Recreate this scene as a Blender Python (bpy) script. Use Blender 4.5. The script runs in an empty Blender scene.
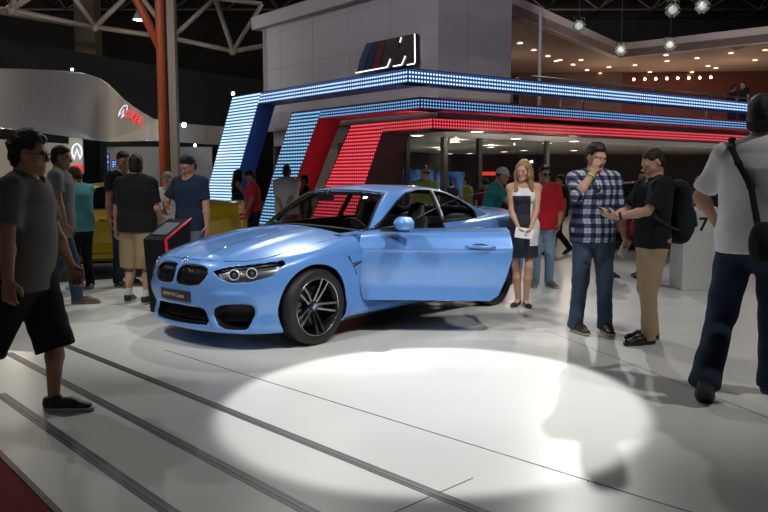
import bpy, math, random
import numpy as np
from mathutils import Vector, Matrix

random.seed(4)
SC = bpy.context.scene
COL = SC.collection
PI = math.pi

# ---------------------------------------------------------------- camera model
FPX, CAMH, HOR = 770.0, 1.45, 178.0
PITCH = math.atan((256.0 - HOR) / FPX)
_c, _s = math.cos(PITCH), math.sin(PITCH)


def ray(u, v):
    a, b = (u - 384.0) / FPX, -(v - 256.0) / FPX
    return Vector((a, _c + b * _s, -_s + b * _c))


def gp(u, v, z=0.0):
    """where the sight line through a pixel meets the level z"""
    d = ray(u, v)
    t = (z - CAMH) / d.z
    return Vector((d.x * t, d.y * t, z))


def onplane(u, v, p, n):
    d = ray(u, v)
    o = Vector((0, 0, CAMH))
    t = (Vector(p) - o).dot(n) / d.dot(n)
    return o + d * t


def atd(u, v, Y):
    d = ray(u, v)
    t = Y / d.y
    return Vector((d.x * t, Y, CAMH + d.z * t))


# ---------------------------------------------------------------- materials
_M = {}


def nodes_of(name):
    m = bpy.data.materials.new(name)
    m.use_nodes = True
    nt = m.node_tree
    return m, nt, nt.nodes['Principled BSDF']


def mat(name, col, rough=0.5, metal=0.0, spec=0.5, coat=0.0, var=0.08, vscale=8.0, bump=0.0, bscale=60.0, sheen=0.0, trans=0.0, emit=None, estr=0.0):
    if name in _M:
        return _M[name]
    m, nt, b = nodes_of(name)
    c = (*col, 1.0)
    b.inputs['Base Color'].default_value = c
    b.inputs['Roughness'].default_value = rough
    b.inputs['Metallic'].default_value = metal
    b.inputs['Specular IOR Level'].default_value = spec
    b.inputs['Coat Weight'].default_value = coat
    b.inputs['Coat Roughness'].default_value = 0.03
    b.inputs['Sheen Weight'].default_value = sheen
    b.inputs['Transmission Weight'].default_value = trans
    if emit:
        b.inputs['Emission Color'].default_value = (*emit, 1)
        b.inputs['Emission Strength'].default_value = estr
    tc = nt.nodes.new('ShaderNodeTexCoord')
    if var > 0:
        n = nt.nodes.new('ShaderNodeTexNoise')
        n.inputs['Scale'].default_value = vscale
        n.inputs['Detail'].default_value = 4
        nt.links.new(tc.outputs['Object'], n.inputs['Vector'])
        mx = nt.nodes.new('ShaderNodeMix')
        mx.data_type = 'RGBA'
        mx.inputs[6].default_value = tuple(x * (1 - var) for x in col) + (1,)
        mx.inputs[7].default_value = tuple(min(1, x * (1 + var)) for x in col) + (1,)
        nt.links.new(n.outputs['Fac'], mx.inputs[0])
        nt.links.new(mx.outputs[2], b.inputs['Base Color'])
    if bump > 0:
        n2 = nt.nodes.new('ShaderNodeTexNoise')
        n2.inputs['Scale'].default_value = bscale
        n2.inputs['Detail'].default_value = 3
        nt.links.new(tc.outputs['Object'], n2.inputs['Vector'])
        bp = nt.nodes.new('ShaderNodeBump')
        bp.inputs['Strength'].default_value = bump
        bp.inputs['Distance'].default_value = 0.01
        nt.links.new(n2.outputs['Fac'], bp.inputs['Height'])
        nt.links.new(bp.outputs['Normal'], b.inputs['Normal'])
    _M[name] = m
    return m


def cloth(name, col, rough=0.9, **k):
    return mat(name, col, rough, spec=0.2, var=0.12, vscale=14, bump=0.12, bscale=150, sheen=0.03, **k)


def emitter(name, col, s):
    if name in _M:
        return _M[name]
    m, nt, b = nodes_of(name)
    b.inputs['Base Color'].default_value = (*col, 1)
    b.inputs['Emission Color'].default_value = (*col, 1)
    b.inputs['Emission Strength'].default_value = s
    b.inputs['Roughness'].default_value = 0.4
    _M[name] = m
    return m


def mth(nt, op, a, b=None, clamp=False):
    n = nt.nodes.new('ShaderNodeMath')
    n.operation = op
    n.use_clamp = clamp
    for i, x in enumerate((a, b)):
        if x is None:
            continue
        if isinstance(x, (int, float)):
            n.inputs[i].default_value = x
        else:
            nt.links.new(x, n.inputs[i])
    return n.outputs[0]


def led_mat(name, base, dot, pu, pv, s_dot, s_base, wu=0.36, wv=0.36):
    """rows of light emitting diodes, pitch in metres along the panel's own u,v"""
    m, nt, b = nodes_of(name)
    uv = nt.nodes.new('ShaderNodeUVMap')
    sx = nt.nodes.new('ShaderNodeSeparateXYZ')
    nt.links.new(uv.outputs[0], sx.inputs[0])

    def tri(o, p, w):
        fr = mth(nt, 'FRACT', mth(nt, 'DIVIDE', o, p))
        d = mth(nt, 'ABSOLUTE', mth(nt, 'SUBTRACT', fr, 0.5))
        return mth(nt, 'DIVIDE', d, w)
    du, dv = tri(sx.outputs[0], pu, wu), tri(sx.outputs[1], pv, wv)
    r = mth(nt, 'ADD', mth(nt, 'MULTIPLY', du, du), mth(nt, 'MULTIPLY', dv, dv))
    k = mth(nt, 'SUBTRACT', 1.0, r, True)
    k = mth(nt, 'POWER', k, 0.6)
    mx = nt.nodes.new('ShaderNodeMix')
    mx.data_type = 'RGBA'
    nt.links.new(k, mx.inputs[0])
    mx.inputs[6].default_value = (*base, 1)
    mx.inputs[7].default_value = (*dot, 1)
    nt.links.new(mx.outputs[2], b.inputs['Emission Color'])
    st = mth(nt, 'ADD', mth(nt, 'MULTIPLY', k, s_dot - s_base), s_base)
    nt.links.new(st, b.inputs['Emission Strength'])
    b.inputs['Base Color'].default_value = (0.01, 0.01, 0.012, 1)
    b.inputs['Roughness'].default_value = 0.35
    return m


def glass_mat(name, tint, refl=1.0, rough=0.0, ior=1.5):
    """thin pane: mostly clear, mirror-like at a slant"""
    if name in _M:
        return _M[name]
    m, nt, b = nodes_of(name)
    nt.nodes.remove(b)
    out = nt.nodes['Material Output']
    t = nt.nodes.new('ShaderNodeBsdfTransparent')
    t.inputs[0].default_value = (*tint, 1)
    g = nt.nodes.new('ShaderNodeBsdfGlossy')
    g.inputs['Roughness'].default_value = rough
    ge = nt.nodes.new('ShaderNodeNewGeometry')
    dp = nt.nodes.new('ShaderNodeVectorMath')
    dp.operation = 'DOT_PRODUCT'
    nt.links.new(ge.outputs['Incoming'], dp.inputs[0])
    nt.links.new(ge.outputs['Normal'], dp.inputs[1])
    fr = mth(nt, 'POWER', mth(nt, 'SUBTRACT', 1.0, mth(nt, 'ABSOLUTE', dp.outputs['Value']), True), 5.0)
    fr = mth(nt, 'ADD', mth(nt, 'MULTIPLY', fr, .92), .06)
    mx = nt.nodes.new('ShaderNodeMixShader')
    k = mth(nt, 'MULTIPLY', fr, refl, True)
    nt.links.new(k, mx.inputs[0])
    nt.links.new(t.outputs[0], mx.inputs[1])
    nt.links.new(g.outputs[0], mx.inputs[2])
    nt.links.new(mx.outputs[0], out.inputs[0])
    _M[name] = m
    return m


# ---------------------------------------------------------------- object helpers
def empty(name, loc=(0, 0, 0), rz=0.0):
    o = bpy.data.objects.new(name, None)
    COL.objects.link(o)
    o.location = loc
    o.rotation_euler = (0, 0, rz)
    o.empty_display_size = 0.1
    return o


def tag(o, label=None, cat=None, group=None, kind=None):
    if label:
        o['label'] = label
    if cat:
        o['category'] = cat
    if group:
        o['group'] = group
    if kind:
        o['kind'] = kind
    return o


def link_mesh(name, me, m, parent=None):
    o = bpy.data.objects.new(name, me)
    COL.objects.link(o)
    if m:
        me.materials.append(m)
    if parent:
        o.parent = parent
    return o


def mesh_np(name, V, Q, m, parent=None, smooth=True, normals=None):
    me = bpy.data.meshes.new(name)
    n, q = len(V), len(Q)
    k = Q.shape[1]
    me.vertices.add(n)
    me.vertices.foreach_set('co', np.ascontiguousarray(V, np.float32).ravel())
    me.loops.add(q * k)
    me.loops.foreach_set('vertex_index', np.ascontiguousarray(Q, np.int32).ravel())
    me.polygons.add(q)
    me.polygons.foreach_set('loop_start', np.arange(0, q * k, k, dtype=np.int32))
    me.polygons.foreach_set('use_smooth', np.full(q, smooth))
    me.update(calc_edges=True)
    if normals is not None:
        me.normals_split_custom_set_from_vertices(normals.astype(np.float32))
    return link_mesh(name, me, m, parent)


class MB:
    """collects simple solids into one mesh"""

    def __init__(s):
        s.v, s.f, s.sm, s.uv = [], [], [], {}

    def add(s, V, F, smooth=False):
        o = len(s.v)
        s.v += [tuple(p) for p in V]
        s.f += [tuple(i + o for i in f) for f in F]
        s.sm += [smooth] * len(F)
        return s

    def box(s, c, d, rz=0.0, R=None):
        cx, cy, cz = c
        V = []
        for x in (-.5, .5):
            for y in (-.5, .5):
                for z in (-.5, .5):
                    p = Vector((x * d[0], y * d[1], z * d[2]))
                    p = (R @ p) if R else Matrix.Rotation(rz, 3, 'Z') @ p
                    V.append((cx + p.x, cy + p.y, cz + p.z))
        return s.add(V, [(0, 1, 3, 2), (4, 6, 7, 5), (0, 4, 5, 1), (2, 3, 7, 6), (0, 2, 6, 4), (1, 5, 7, 3)])

    def prism(s, base, top, smooth=False):
        n = len(base)
        return s.add(list(base) + list(top), [tuple(range(n - 1, -1, -1)), tuple(range(n, 2 * n))] + [(i, (i + 1) % n, n + (i + 1) % n, n + i) for i in range(n)], smooth)

    def tube(s, pts, r, n=8, cap=True):
        pts = [Vector(p) for p in pts]
        R = r if isinstance(r, (list, tuple)) else [r] * len(pts)
        rings = []
        up = None
        for i, p in enumerate(pts):
            t = (pts[min(i + 1, len(pts) - 1)] - pts[max(i - 1, 0)]).normalized()
            if up is None:
                up = t.orthogonal().normalized()
            up = (up - t * up.dot(t)).normalized()
            b = t.cross(up)
            rings.append([p + (up * math.cos(a) + b * math.sin(a)) * R[i] for a in (2 * PI * k / n for k in range(n))])
        V = [q for g in rings for q in g]
        F = []
        for i in range(len(pts) - 1):
            for k in range(n):
                F.append((i * n + k, i * n + (k + 1) % n, (i + 1) * n + (k + 1) % n, (i + 1) * n + k))
        s.add(V, F, True)
        if cap:
            o = len(s.v) - len(V)
            s.f += [tuple(o + k for k in range(n - 1, -1, -1)), tuple(o + (len(pts) - 1) * n + k for k in range(n))]
            s.sm += [False, False]
        return s

    def lathe(s, prof, n=32, c=(0, 0, 0), R=None, close=False):
        """prof: (radius, height) turned about local z"""
        V = []
        for r, z in prof:
            for k in range(n):
                a = 2 * PI * k / n
                p = Vector((r * math.cos(a), r * math.sin(a), z))
                if R:
                    p = R @ p
                V.append(p + Vector(c))
        F = []
        m = len(prof)
        for i in range(m - 1 if not close else m):
            j = (i + 1) % m
            for k in range(n):
                F.append((i * n + k, i * n + (k + 1) % n, j * n + (k + 1) % n, j * n + k))
        return s.add(V, F, True)

    def ball(s, c, r, n=12):
        R = r if isinstance(r, (tuple, list)) else (r, r, r)
        V, F = [], []
        m = n // 2 + 1
        for i in range(m + 1):
            t = PI * i / m
            for k in range(n):
                a = 2 * PI * k / n
                V.append((c[0] + R[0] * math.sin(t) * math.cos(a), c[1] + R[1] * math.sin(t) * math.sin(a), c[2] + R[2] * math.cos(t)))
        for i in range(m):
            for k in range(n):
                F.append((i * n + k, (i + 1) * n + k, (i + 1) * n + (k + 1) % n, i * n + (k + 1) % n))
        return s.add(V, F, True)

    def build(s, name, m, parent=None, uvs=None, bevel=0.0):
        me = bpy.data.meshes.new(name)
        me.from_pydata(s.v, [], s.f)
        me.polygons.foreach_set('use_smooth', s.sm)
        if uvs is not None:
            l = me.uv_layers.new(name='UVMap')
            for p in me.polygons:
                for li in p.loop_indices:
                    l.data[li].uv = uvs[me.loops[li].vertex_index]
        me.update()
        o = link_mesh(name, me, m, parent)
        if bevel > 0:
            b = o.modifiers.new('b', 'BEVEL')
            b.width = bevel
            b.segments = 2
            b.limit_method = 'ANGLE'
        return o


def text(name, body, size, m, loc, R, parent=None, ext=0.004, align='CENTER', shear=0.0, bold=0.0):
    c = bpy.data.curves.new(name, 'FONT')
    c.body = body
    c.size = size
    c.extrude = ext
    c.align_x = align
    c.align_y = 'CENTER'
    c.shear = shear
    c.offset = bold
    c.materials.append(m)
    tmp = bpy.data.objects.new(name, c)
    COL.objects.link(tmp)
    me = bpy.data.meshes.new_from_object(tmp.evaluated_get(bpy.context.evaluated_depsgraph_get()))
    bpy.data.objects.remove(tmp)
    bpy.data.curves.remove(c)
    if not me.materials:
        me.materials.append(m)
    o = bpy.data.objects.new(name, me)
    COL.objects.link(o)
    o.matrix_world = Matrix.Translation(loc) @ R.to_4x4()
    if parent:
        mw = o.matrix_world.copy()
        o.parent = parent
        o.matrix_parent_inverse = Matrix()
        o.matrix_basis = parent.matrix_basis.inverted() @ mw
    return o


def frame3(x, z):
    """rotation whose local x is x and local z is z"""
    x = Vector(x).normalized()
    z = Vector(z).normalized()
    y = z.cross(x).normalized()
    x = y.cross(z)
    return Matrix((x, y, z)).transposed()


def copy_tree(o, parent=None):
    c = o.copy()
    COL.objects.link(c)
    if parent:
        c.parent = parent
        c.matrix_parent_inverse = o.matrix_parent_inverse.copy()
    for ch in list(o.children):
        copy_tree(ch, c)
    return c


# ---------------------------------------------------------------- implicit solids -> meshes
def smin(a, b, k):
    h = np.clip(0.5 + 0.5 * (b - a) / k, 0, 1)
    return b + (a - b) * h - k * h * (1 - h)


def smax(a, b, k):
    return -smin(-a, -b, k)


def surface_nets(F, org, h):
    S = F < 0
    c = np.zeros(tuple(n - 1 for n in F.shape), np.uint8)
    for i in (0, 1):
        for j in (0, 1):
            for k in (0, 1):
                c += S[i:F.shape[0] - 1 + i, j:F.shape[1] - 1 + j, k:F.shape[2] - 1 + k]
    I, J, K = np.nonzero((c > 0) & (c < 8))
    idx = np.full(c.shape, -1, np.int32)
    idx[I, J, K] = np.arange(len(I))
    P = np.zeros((len(I), 3), np.float64)
    cnt = np.zeros(len(I))
    for ax in range(3):
        o1, o2 = [a for a in range(3) if a != ax]
        for p in (0, 1):
            for q in (0, 1):
                a = [0, 0, 0]
                a[o1], a[o2] = p, q
                b = list(a)
                b[ax] = 1
                fa = F[I + a[0], J + a[1], K + a[2]].astype(np.float64)
                fb = F[I + b[0], J + b[1], K + b[2]].astype(np.float64)
                x = (fa < 0) != (fb < 0)
                t = np.where(x, fa / np.where(fa == fb, 1, fa - fb), 0)
                pos = np.stack([np.full(len(I), float(a[0])), np.full(len(I), float(a[1])), np.full(len(I), float(a[2]))], 1)
                pos[:, ax] = t
                P += pos * x[:, None]
                cnt += x
    P = P / cnt[:, None] + np.stack([I, J, K], 1)
    V = np.asarray(org) + P * h
    Q = []
    for ax in range(3):
        o1, o2 = [a for a in range(3) if a != ax]
        sl0 = [slice(1, -1)] * 3
        sl1 = [slice(1, -1)] * 3
        sl0[ax] = slice(0, -1)
        sl1[ax] = slice(1, None)
        A, B = S[tuple(sl0)], S[tuple(sl1)]
        E = np.stack(np.nonzero(A != B), 1)
        if len(E) == 0:
            continue
        ins = A[E[:, 0], E[:, 1], E[:, 2]]
        cell = E.copy()
        cell[:, o1] += 1
        cell[:, o2] += 1
        qs = []
        for d1, d2 in ((-1, -1), (0, -1), (0, 0), (-1, 0)):
            cc = cell.copy()
            cc[:, o1] += d1
            cc[:, o2] += d2
            qs.append(idx[cc[:, 0], cc[:, 1], cc[:, 2]])
        q = np.stack(qs, 1)
        flip = ins if ax == 1 else ~ins
        q[flip] = q[flip][:, ::-1]
        Q.append(q)
    return V, np.concatenate(Q)


def vnormals(V, Q):
    n = np.cross(V[Q[:, 2]] - V[Q[:, 0]], V[Q[:, 3]] - V[Q[:, 1]])
    N = np.zeros_like(V)
    for k in range(4):
        for a in range(3):
            N[:, a] += np.bincount(Q[:, k], n[:, a], len(V))
    return N / np.maximum(np.linalg.norm(N, axis=1, keepdims=True), 1e-12)


def wob(P, f, seed=0, n=6):
    """smooth pseudo noise, about -1..1"""
    r = np.random.RandomState(seed)
    o = np.zeros(len(P))
    for i in range(n):
        d = r.normal(size=3)
        d *= f * r.uniform(.6, 1.5) / np.linalg.norm(d)
        o += np.sin(P @ d + r.uniform(0, 6.28))
    return o / (n * .6)


class Seg:
    """elliptical tapered capsule"""

    def __init__(s, a, b, ra, rb, lat=(1, 0, 0), clip=()):
        s.a, s.b = np.array(a, float), np.array(b, float)
        s.A, s.B = (ra if isinstance(ra, (tuple, list)) else (ra, ra)), (rb if isinstance(rb, (tuple, list)) else (rb, rb))
        s.lat = np.array(lat, float)
        s.clip = clip
        r = max(*s.A, *s.B)
        s.lo, s.hi = np.minimum(s.a, s.b) - r, np.maximum(s.a, s.b) + r

    def d(s, X, Y, Z):
        w = s.b - s.a
        L = np.linalg.norm(w)
        w = w / max(L, 1e-9) if L > 1e-9 else np.array([0, 0, 1.])
        u = s.lat - w * (s.lat @ w)
        if np.linalg.norm(u) < 1e-6:
            u = np.array([w[2], w[0], w[1]])
            u = u - w * (u @ w)
        u /= np.linalg.norm(u)
        v = np.cross(w, u)
        x, y, z = X - s.a[0], Y - s.a[1], Z - s.a[2]
        qw = x * w[0] + y * w[1] + z * w[2]
        t = np.clip(qw / max(L, 1e-9), 0, 1)
        qw = qw - t * L
        qu = x * u[0] + y * u[1] + z * u[2]
        qv = x * v[0] + y * v[1] + z * v[2]
        A = s.A[0] + t * (s.B[0] - s.A[0])
        B = s.A[1] + t * (s.B[1] - s.A[1])
        m = np.minimum(A, B)
        r = np.sqrt((qu / A) ** 2 + (qv / B) ** 2 + (qw / m) ** 2)
        d = (r - 1) * m
        for p, n in s.clip:
            n = np.array(n, float)
            n = n / np.linalg.norm(n)
            d = np.maximum(d, (X - p[0]) * n[0] + (Y - p[1]) * n[1] + (Z - p[2]) * n[2])
        return d


class Ell:
    def __init__(s, c, r, R=None, clip=()):
        s.c, s.r = np.array(c, float), np.array(r, float)
        s.R = np.eye(3) if R is None else np.array(R, float)
        m = max(s.r)
        s.lo, s.hi = s.c - m, s.c + m
        s.clip = clip

    def d(s, X, Y, Z):
        x, y, z = X - s.c[0], Y - s.c[1], Z - s.c[2]
        q = [(x * s.R[0, i] + y * s.R[1, i] + z * s.R[2, i]) / s.r[i] for i in range(3)]
        d = (np.sqrt(q[0] ** 2 + q[1] ** 2 + q[2] ** 2) - 1) * min(s.r)
        for p, n in s.clip:
            n = np.array(n, float)
            n = n / np.linalg.norm(n)
            d = np.maximum(d, (X - p[0]) * n[0] + (Y - p[1]) * n[1] + (Z - p[2]) * n[2])
        return d


def sdf_mesh(prims, h, iters=0):
    """prims: (primitive, op, k) with op '+', '-' ; returns V, Q"""
    lo = np.min([p.lo for p, o, k in prims if o == '+'], 0) - 3 * h
    hi = np.max([p.hi for p, o, k in prims if o == '+'], 0) + 3 * h
    n = np.ceil((hi - lo) / h).astype(int) + 1
    ax = [(lo[i] + h * np.arange(n[i])).astype(np.float32) for i in range(3)]
    F = np.full(n, 0.3, np.float32)
    for p, op, k in prims:
        m = k + 2.5 * h
        a = np.clip(np.floor((p.lo - m - lo) / h).astype(int), 0, n)
        b = np.clip(np.ceil((p.hi + m - lo) / h).astype(int) + 1, 0, n)
        if np.any(b <= a):
            continue
        sl = tuple(slice(a[i], b[i]) for i in range(3))
        X, Y, Z = ax[0][sl[0]][:, None, None], ax[1][sl[1]][None, :, None], ax[2][sl[2]][None, None, :]
        d = p.d(X, Y, Z).astype(np.float32)
        if op == '+':
            F[sl] = smin(F[sl], d, max(k, 1e-4))
        else:
            F[sl] = smax(F[sl], -d, max(k, 1e-4))
    V, Q = surface_nets(F, lo, h)
    return V, Q
# ---------------------------------------------------------------- the hall and its stands
def struct(o, label=None):
    o['kind'] = 'structure'
    if label:
        o['label'] = label
    return o


def floor_mat():
    m, nt, b = nodes_of('floor_panels')
    tc = nt.nodes.new('ShaderNodeTexCoord')
    mp = nt.nodes.new('ShaderNodeMapping')
    mp.inputs['Rotation'].default_value = (0, 0, math.radians(46.3))
    nt.links.new(tc.outputs['Object'], mp.inputs[0])
    n = nt.nodes.new('ShaderNodeTexNoise')
    n.inputs['Scale'].default_value = .9
    n.inputs['Detail'].default_value = 5
    nt.links.new(mp.outputs[0], n.inputs['Vector'])
    r = nt.nodes.new('ShaderNodeMapRange')
    r.inputs['To Min'].default_value = .24
    r.inputs['To Max'].default_value = .38
    nt.links.new(n.outputs['Fac'], r.inputs[0])
    nt.links.new(r.outputs[0], b.inputs['Roughness'])
    mx = nt.nodes.new('ShaderNodeMix')
    mx.data_type = 'RGBA'
    mx.inputs[6].default_value = (.60, .62, .60, 1)
    mx.inputs[7].default_value = (.68, .69, .67, 1)
    nt.links.new(n.outputs['Fac'], mx.inputs[0])
    nt.links.new(mx.outputs[2], b.inputs['Base Color'])
    b.inputs['Specular IOR Level'].default_value = .5
    return m


# ---- floor
FD = math.radians(-46.5)                     # the way the inlaid strips run
fd = Vector((math.cos(FD), math.sin(FD), 0))
fn = Vector((-fd.y, fd.x, 0))
flo = MB().box((2, 22, -.05), (70, 56, .1)).build('floor', floor_mat())
struct(flo, 'glossy white exhibition floor')
strip_m = mat('strip_metal', (.055, .057, .055), .4, metal=.2)
strip_l = mat('strip_edge', (.11, .11, .11), .4, metal=.2)


def strip(name, a, b, w, m, z=.0015):
    a, b = gp(*a), gp(*b)
    d = (b - a).normalized()
    n = Vector((-d.y, d.x, 0)) * w / 2
    b = b + d * 2.5
    up = Vector((0, 0, z))
    return struct(MB().prism([a - n, b - n, b + n, a + n], [a - n + up, b - n + up, b + n + up, a + n + up]).build(name, m))


i = 1
for a, b in (((52, 340), (480, 512)), ((8, 353), (310, 512)), ((0, 394), (170, 512))):
    strip('trim_%d' % i, a, b, .07, strip_m)
    strip('trim_%d' % (i + 1), a, b, .016, strip_l, .003)
    i += 2
strip('trim_%d' % i, (165, 350), (690, 512), .008, strip_m)
strip('trim_%d' % (i + 1), (473, 478), (395, 512), .006, strip_m)
strip('trim_%d' % (i + 2), (545, 330), (768, 418), .005, strip_m)
# red carpet at the lower left corner
ca, cb = gp(0, 452), gp(60, 512)
d = (cb - ca).normalized()
n = Vector((d.y, -d.x, 0))
q = [ca - d * .3, cb + d * 2, cb + d * 2 + n * 2.2, ca - d * .3 + n * 2.2]
rc = MB().prism([p + Vector((0, 0, .0)) for p in q], [p + Vector((0, 0, .012)) for p in q]).build('carpet', mat('red_carpet', (.16, .006, .01), .95, bump=.5, bscale=300))
tag(rc, 'red carpet with a dark edge at the lower left corner of the floor', 'carpet')
MB().prism([p - n * .0 + Vector((0, 0, .0)) for p in (q[0], q[1], q[1] + n * .03, q[0] + n * .03)], [p + Vector((0, 0, .016)) for p in (q[0], q[1], q[1] + n * .03, q[0] + n * .03)]).build('edge_strip', strip_m, rc)
# dark floor of the neighbouring stand
q = [gp(40, 284), gp(150, 276), gp(330, 236), gp(235, 214), gp(0, 230)]
struct(MB().prism([p + Vector((0, 0, 0)) for p in q], [p + Vector((0, 0, .006)) for p in q]).build('floor_dark', mat('dark_floor', (.03, .028, .025), .3, var=.3)))

# ---- hall shell
dk = mat('hall_dark', (.025, .024, .026), .9, var=.4, vscale=.5)
struct(MB().box((2, 49.5, 7), (70, .3, 14)).build('wall_back', dk))
struct(MB().box((-32.5, 22, 7), (.3, 56, 14)).build('wall_left', dk))
struct(MB().box((36.5, 22, 7), (.3, 56, 14)).build('wall_right', dk))
struct(MB().box((2, -5.5, 7), (70, .3, 14)).build('wall_front', dk))
struct(MB().box((2, 22, 14.1), (70, 56, .2)).build('ceiling', mat('roof_deck', (.10, .078, .06), .9, var=.5, vscale=.8)))

# ---- roof trusses and columns
steel = mat('truss_steel', (.25, .22, .20), .55, metal=.1)
orange = mat('orange_steel', (.36, .075, .03), .55)
beige = mat('column_beige', (.25, .205, .165), .75)


def up_at(u, v, Y):
    return atd(u, v, Y)


tr = MB()
Yt = 30.0
nodes = {k: up_at(u, v, y) for k, (u, v, y) in dict(
    a=(-30, 8, 28), b=(95, 27, 29), c=(172, 38, 30), d=(233, 51, 30), e=(300, 40, 31),
    f=(60, -22, 27), g=(135, -12, 29), h=(215, -2, 30), i2=(262, 4, 30), j=(20, -15, 26), k=(-40, 20, 24), l=(10, 10, 26)).items()}
for a, b in ('ab', 'bc', 'cd', 'de', 'fb', 'gb', 'gc', 'hc', 'hd', 'ld', 'kl', 'jl', 'fl', 'al'):
    pa, pb = nodes[a], nodes[b]
    if (a, b) in (('l', 'd'), ('k', 'l')):
        continue
    tr.tube([pa, pb], .095, 8)
for a, b in (('i2', 'd'), ('h', 'i2'), ('f', 'g'), ('g', 'h'), ('j', 'f'), ('l', 'b')):
    tr.tube([nodes[a], nodes[b]], .085, 8)
for k in 'abcdl':
    tr.ball(nodes[k], .17, 10)
struct(tr.build('roof_truss', steel), 'pale steel tube truss under the dark hall roof')
tr = MB()
for row, Y in enumerate((36, 41, 46)):
    z0 = 11.2 + .0 * row
    pts = [Vector((-34 + 3.1 * k, Y, z0)) for k in range(22)]
    tops = [Vector((-32.4 + 3.1 * k, Y + 1.6, z0 + 1.7)) for k in range(22)]
    tr.tube([pts[0], pts[-1]], .06, 6).tube([tops[0], tops[-1]], .06, 6)
    for k in range(21):
        tr.tube([pts[k], tops[k], pts[k + 1]], .05, 6)
for k in range(22):
    tr.tube([Vector((-34 + 3.1 * k, 34, 11.2)), Vector((-34 + 3.1 * k, 48, 11.2))], .05, 6)
struct(tr.build('roof_truss', mat('truss_far', (.20, .17, .15), .6)), 'far rows of roof truss tubes')
# columns
for (u0, u1, Y, m, nm) in ((169, 178.5, 22.0, beige, 'column'), (80, 100, 38.0, beige, 'column')):
    a, b = atd(u0, 178, Y), atd(u1, 178, Y)
    w = (b - a).length
    struct(MB().box(((a.x + b.x) / 2, Y + w / 2, 7), (w, w, 14)).build(nm, m, bevel=.02), 'beige concrete column')
a = atd(164.5, 178, 21.9)
op = MB().tube([(a.x, 21.9, 0), (a.x, 21.9, 14)], .125, 14)
op.tube([(a.x, 21.9, 5.0), atd(137, 0, 21.9), atd(100, -44, 21.9)], .12, 12)
op.box((a.x, 21.9, .02), (.5, .5, .04))
struct(op.build('column', orange), 'orange steel tube column with a slanting brace')
# round high lamp
lp = atd(140, 20, 26)
lo = empty('hall_lamp', lp)
tag(lo, 'round white lamp hanging from the roof beside the orange brace', 'lamp')
MB().lathe([(0, .0), (.20, .0), (.20, .02), (0, .02)], 24).build('lamp_disc', emitter('lamp_white', (1, .93, .82), 6), lo)
MB().lathe([(.22, .0), (.235, .02), (.14, .22), (.06, .34), (.05, .5), (0, .5)], 24).tube([(0, 0, .5), (0, 0, 14 - lp.z)], .012, 6).build('lamp_housing', mat('lamp_case', (.3, .3, .3), .5), lo)

# ---- light ribbon portals of the centre stand
uL = Vector((-.640, .768, 0))
uR = Vector((.823, .569, 0))
nL, nR = Vector((uL.y, -uL.x, 0)), Vector((-uR.y, uR.x, 0))
nL = nL if nL.y < 0 else -nL
nR = nR if nR.y < 0 else -nR
C0 = atd(408, 68, 18.0)


def cor(a, b):
    return Vector((C0.x, C0.y, 0)) + uR * a + uL * b


def wing(P, u, s, z):
    return Vector((P.x + u.x * s, P.y + u.y * s, z))


def s_of(px, py, P, u, n):
    h = onplane(px, py, P, n)
    return (h - P).dot(u), h.z


portal_pts = {}


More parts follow.
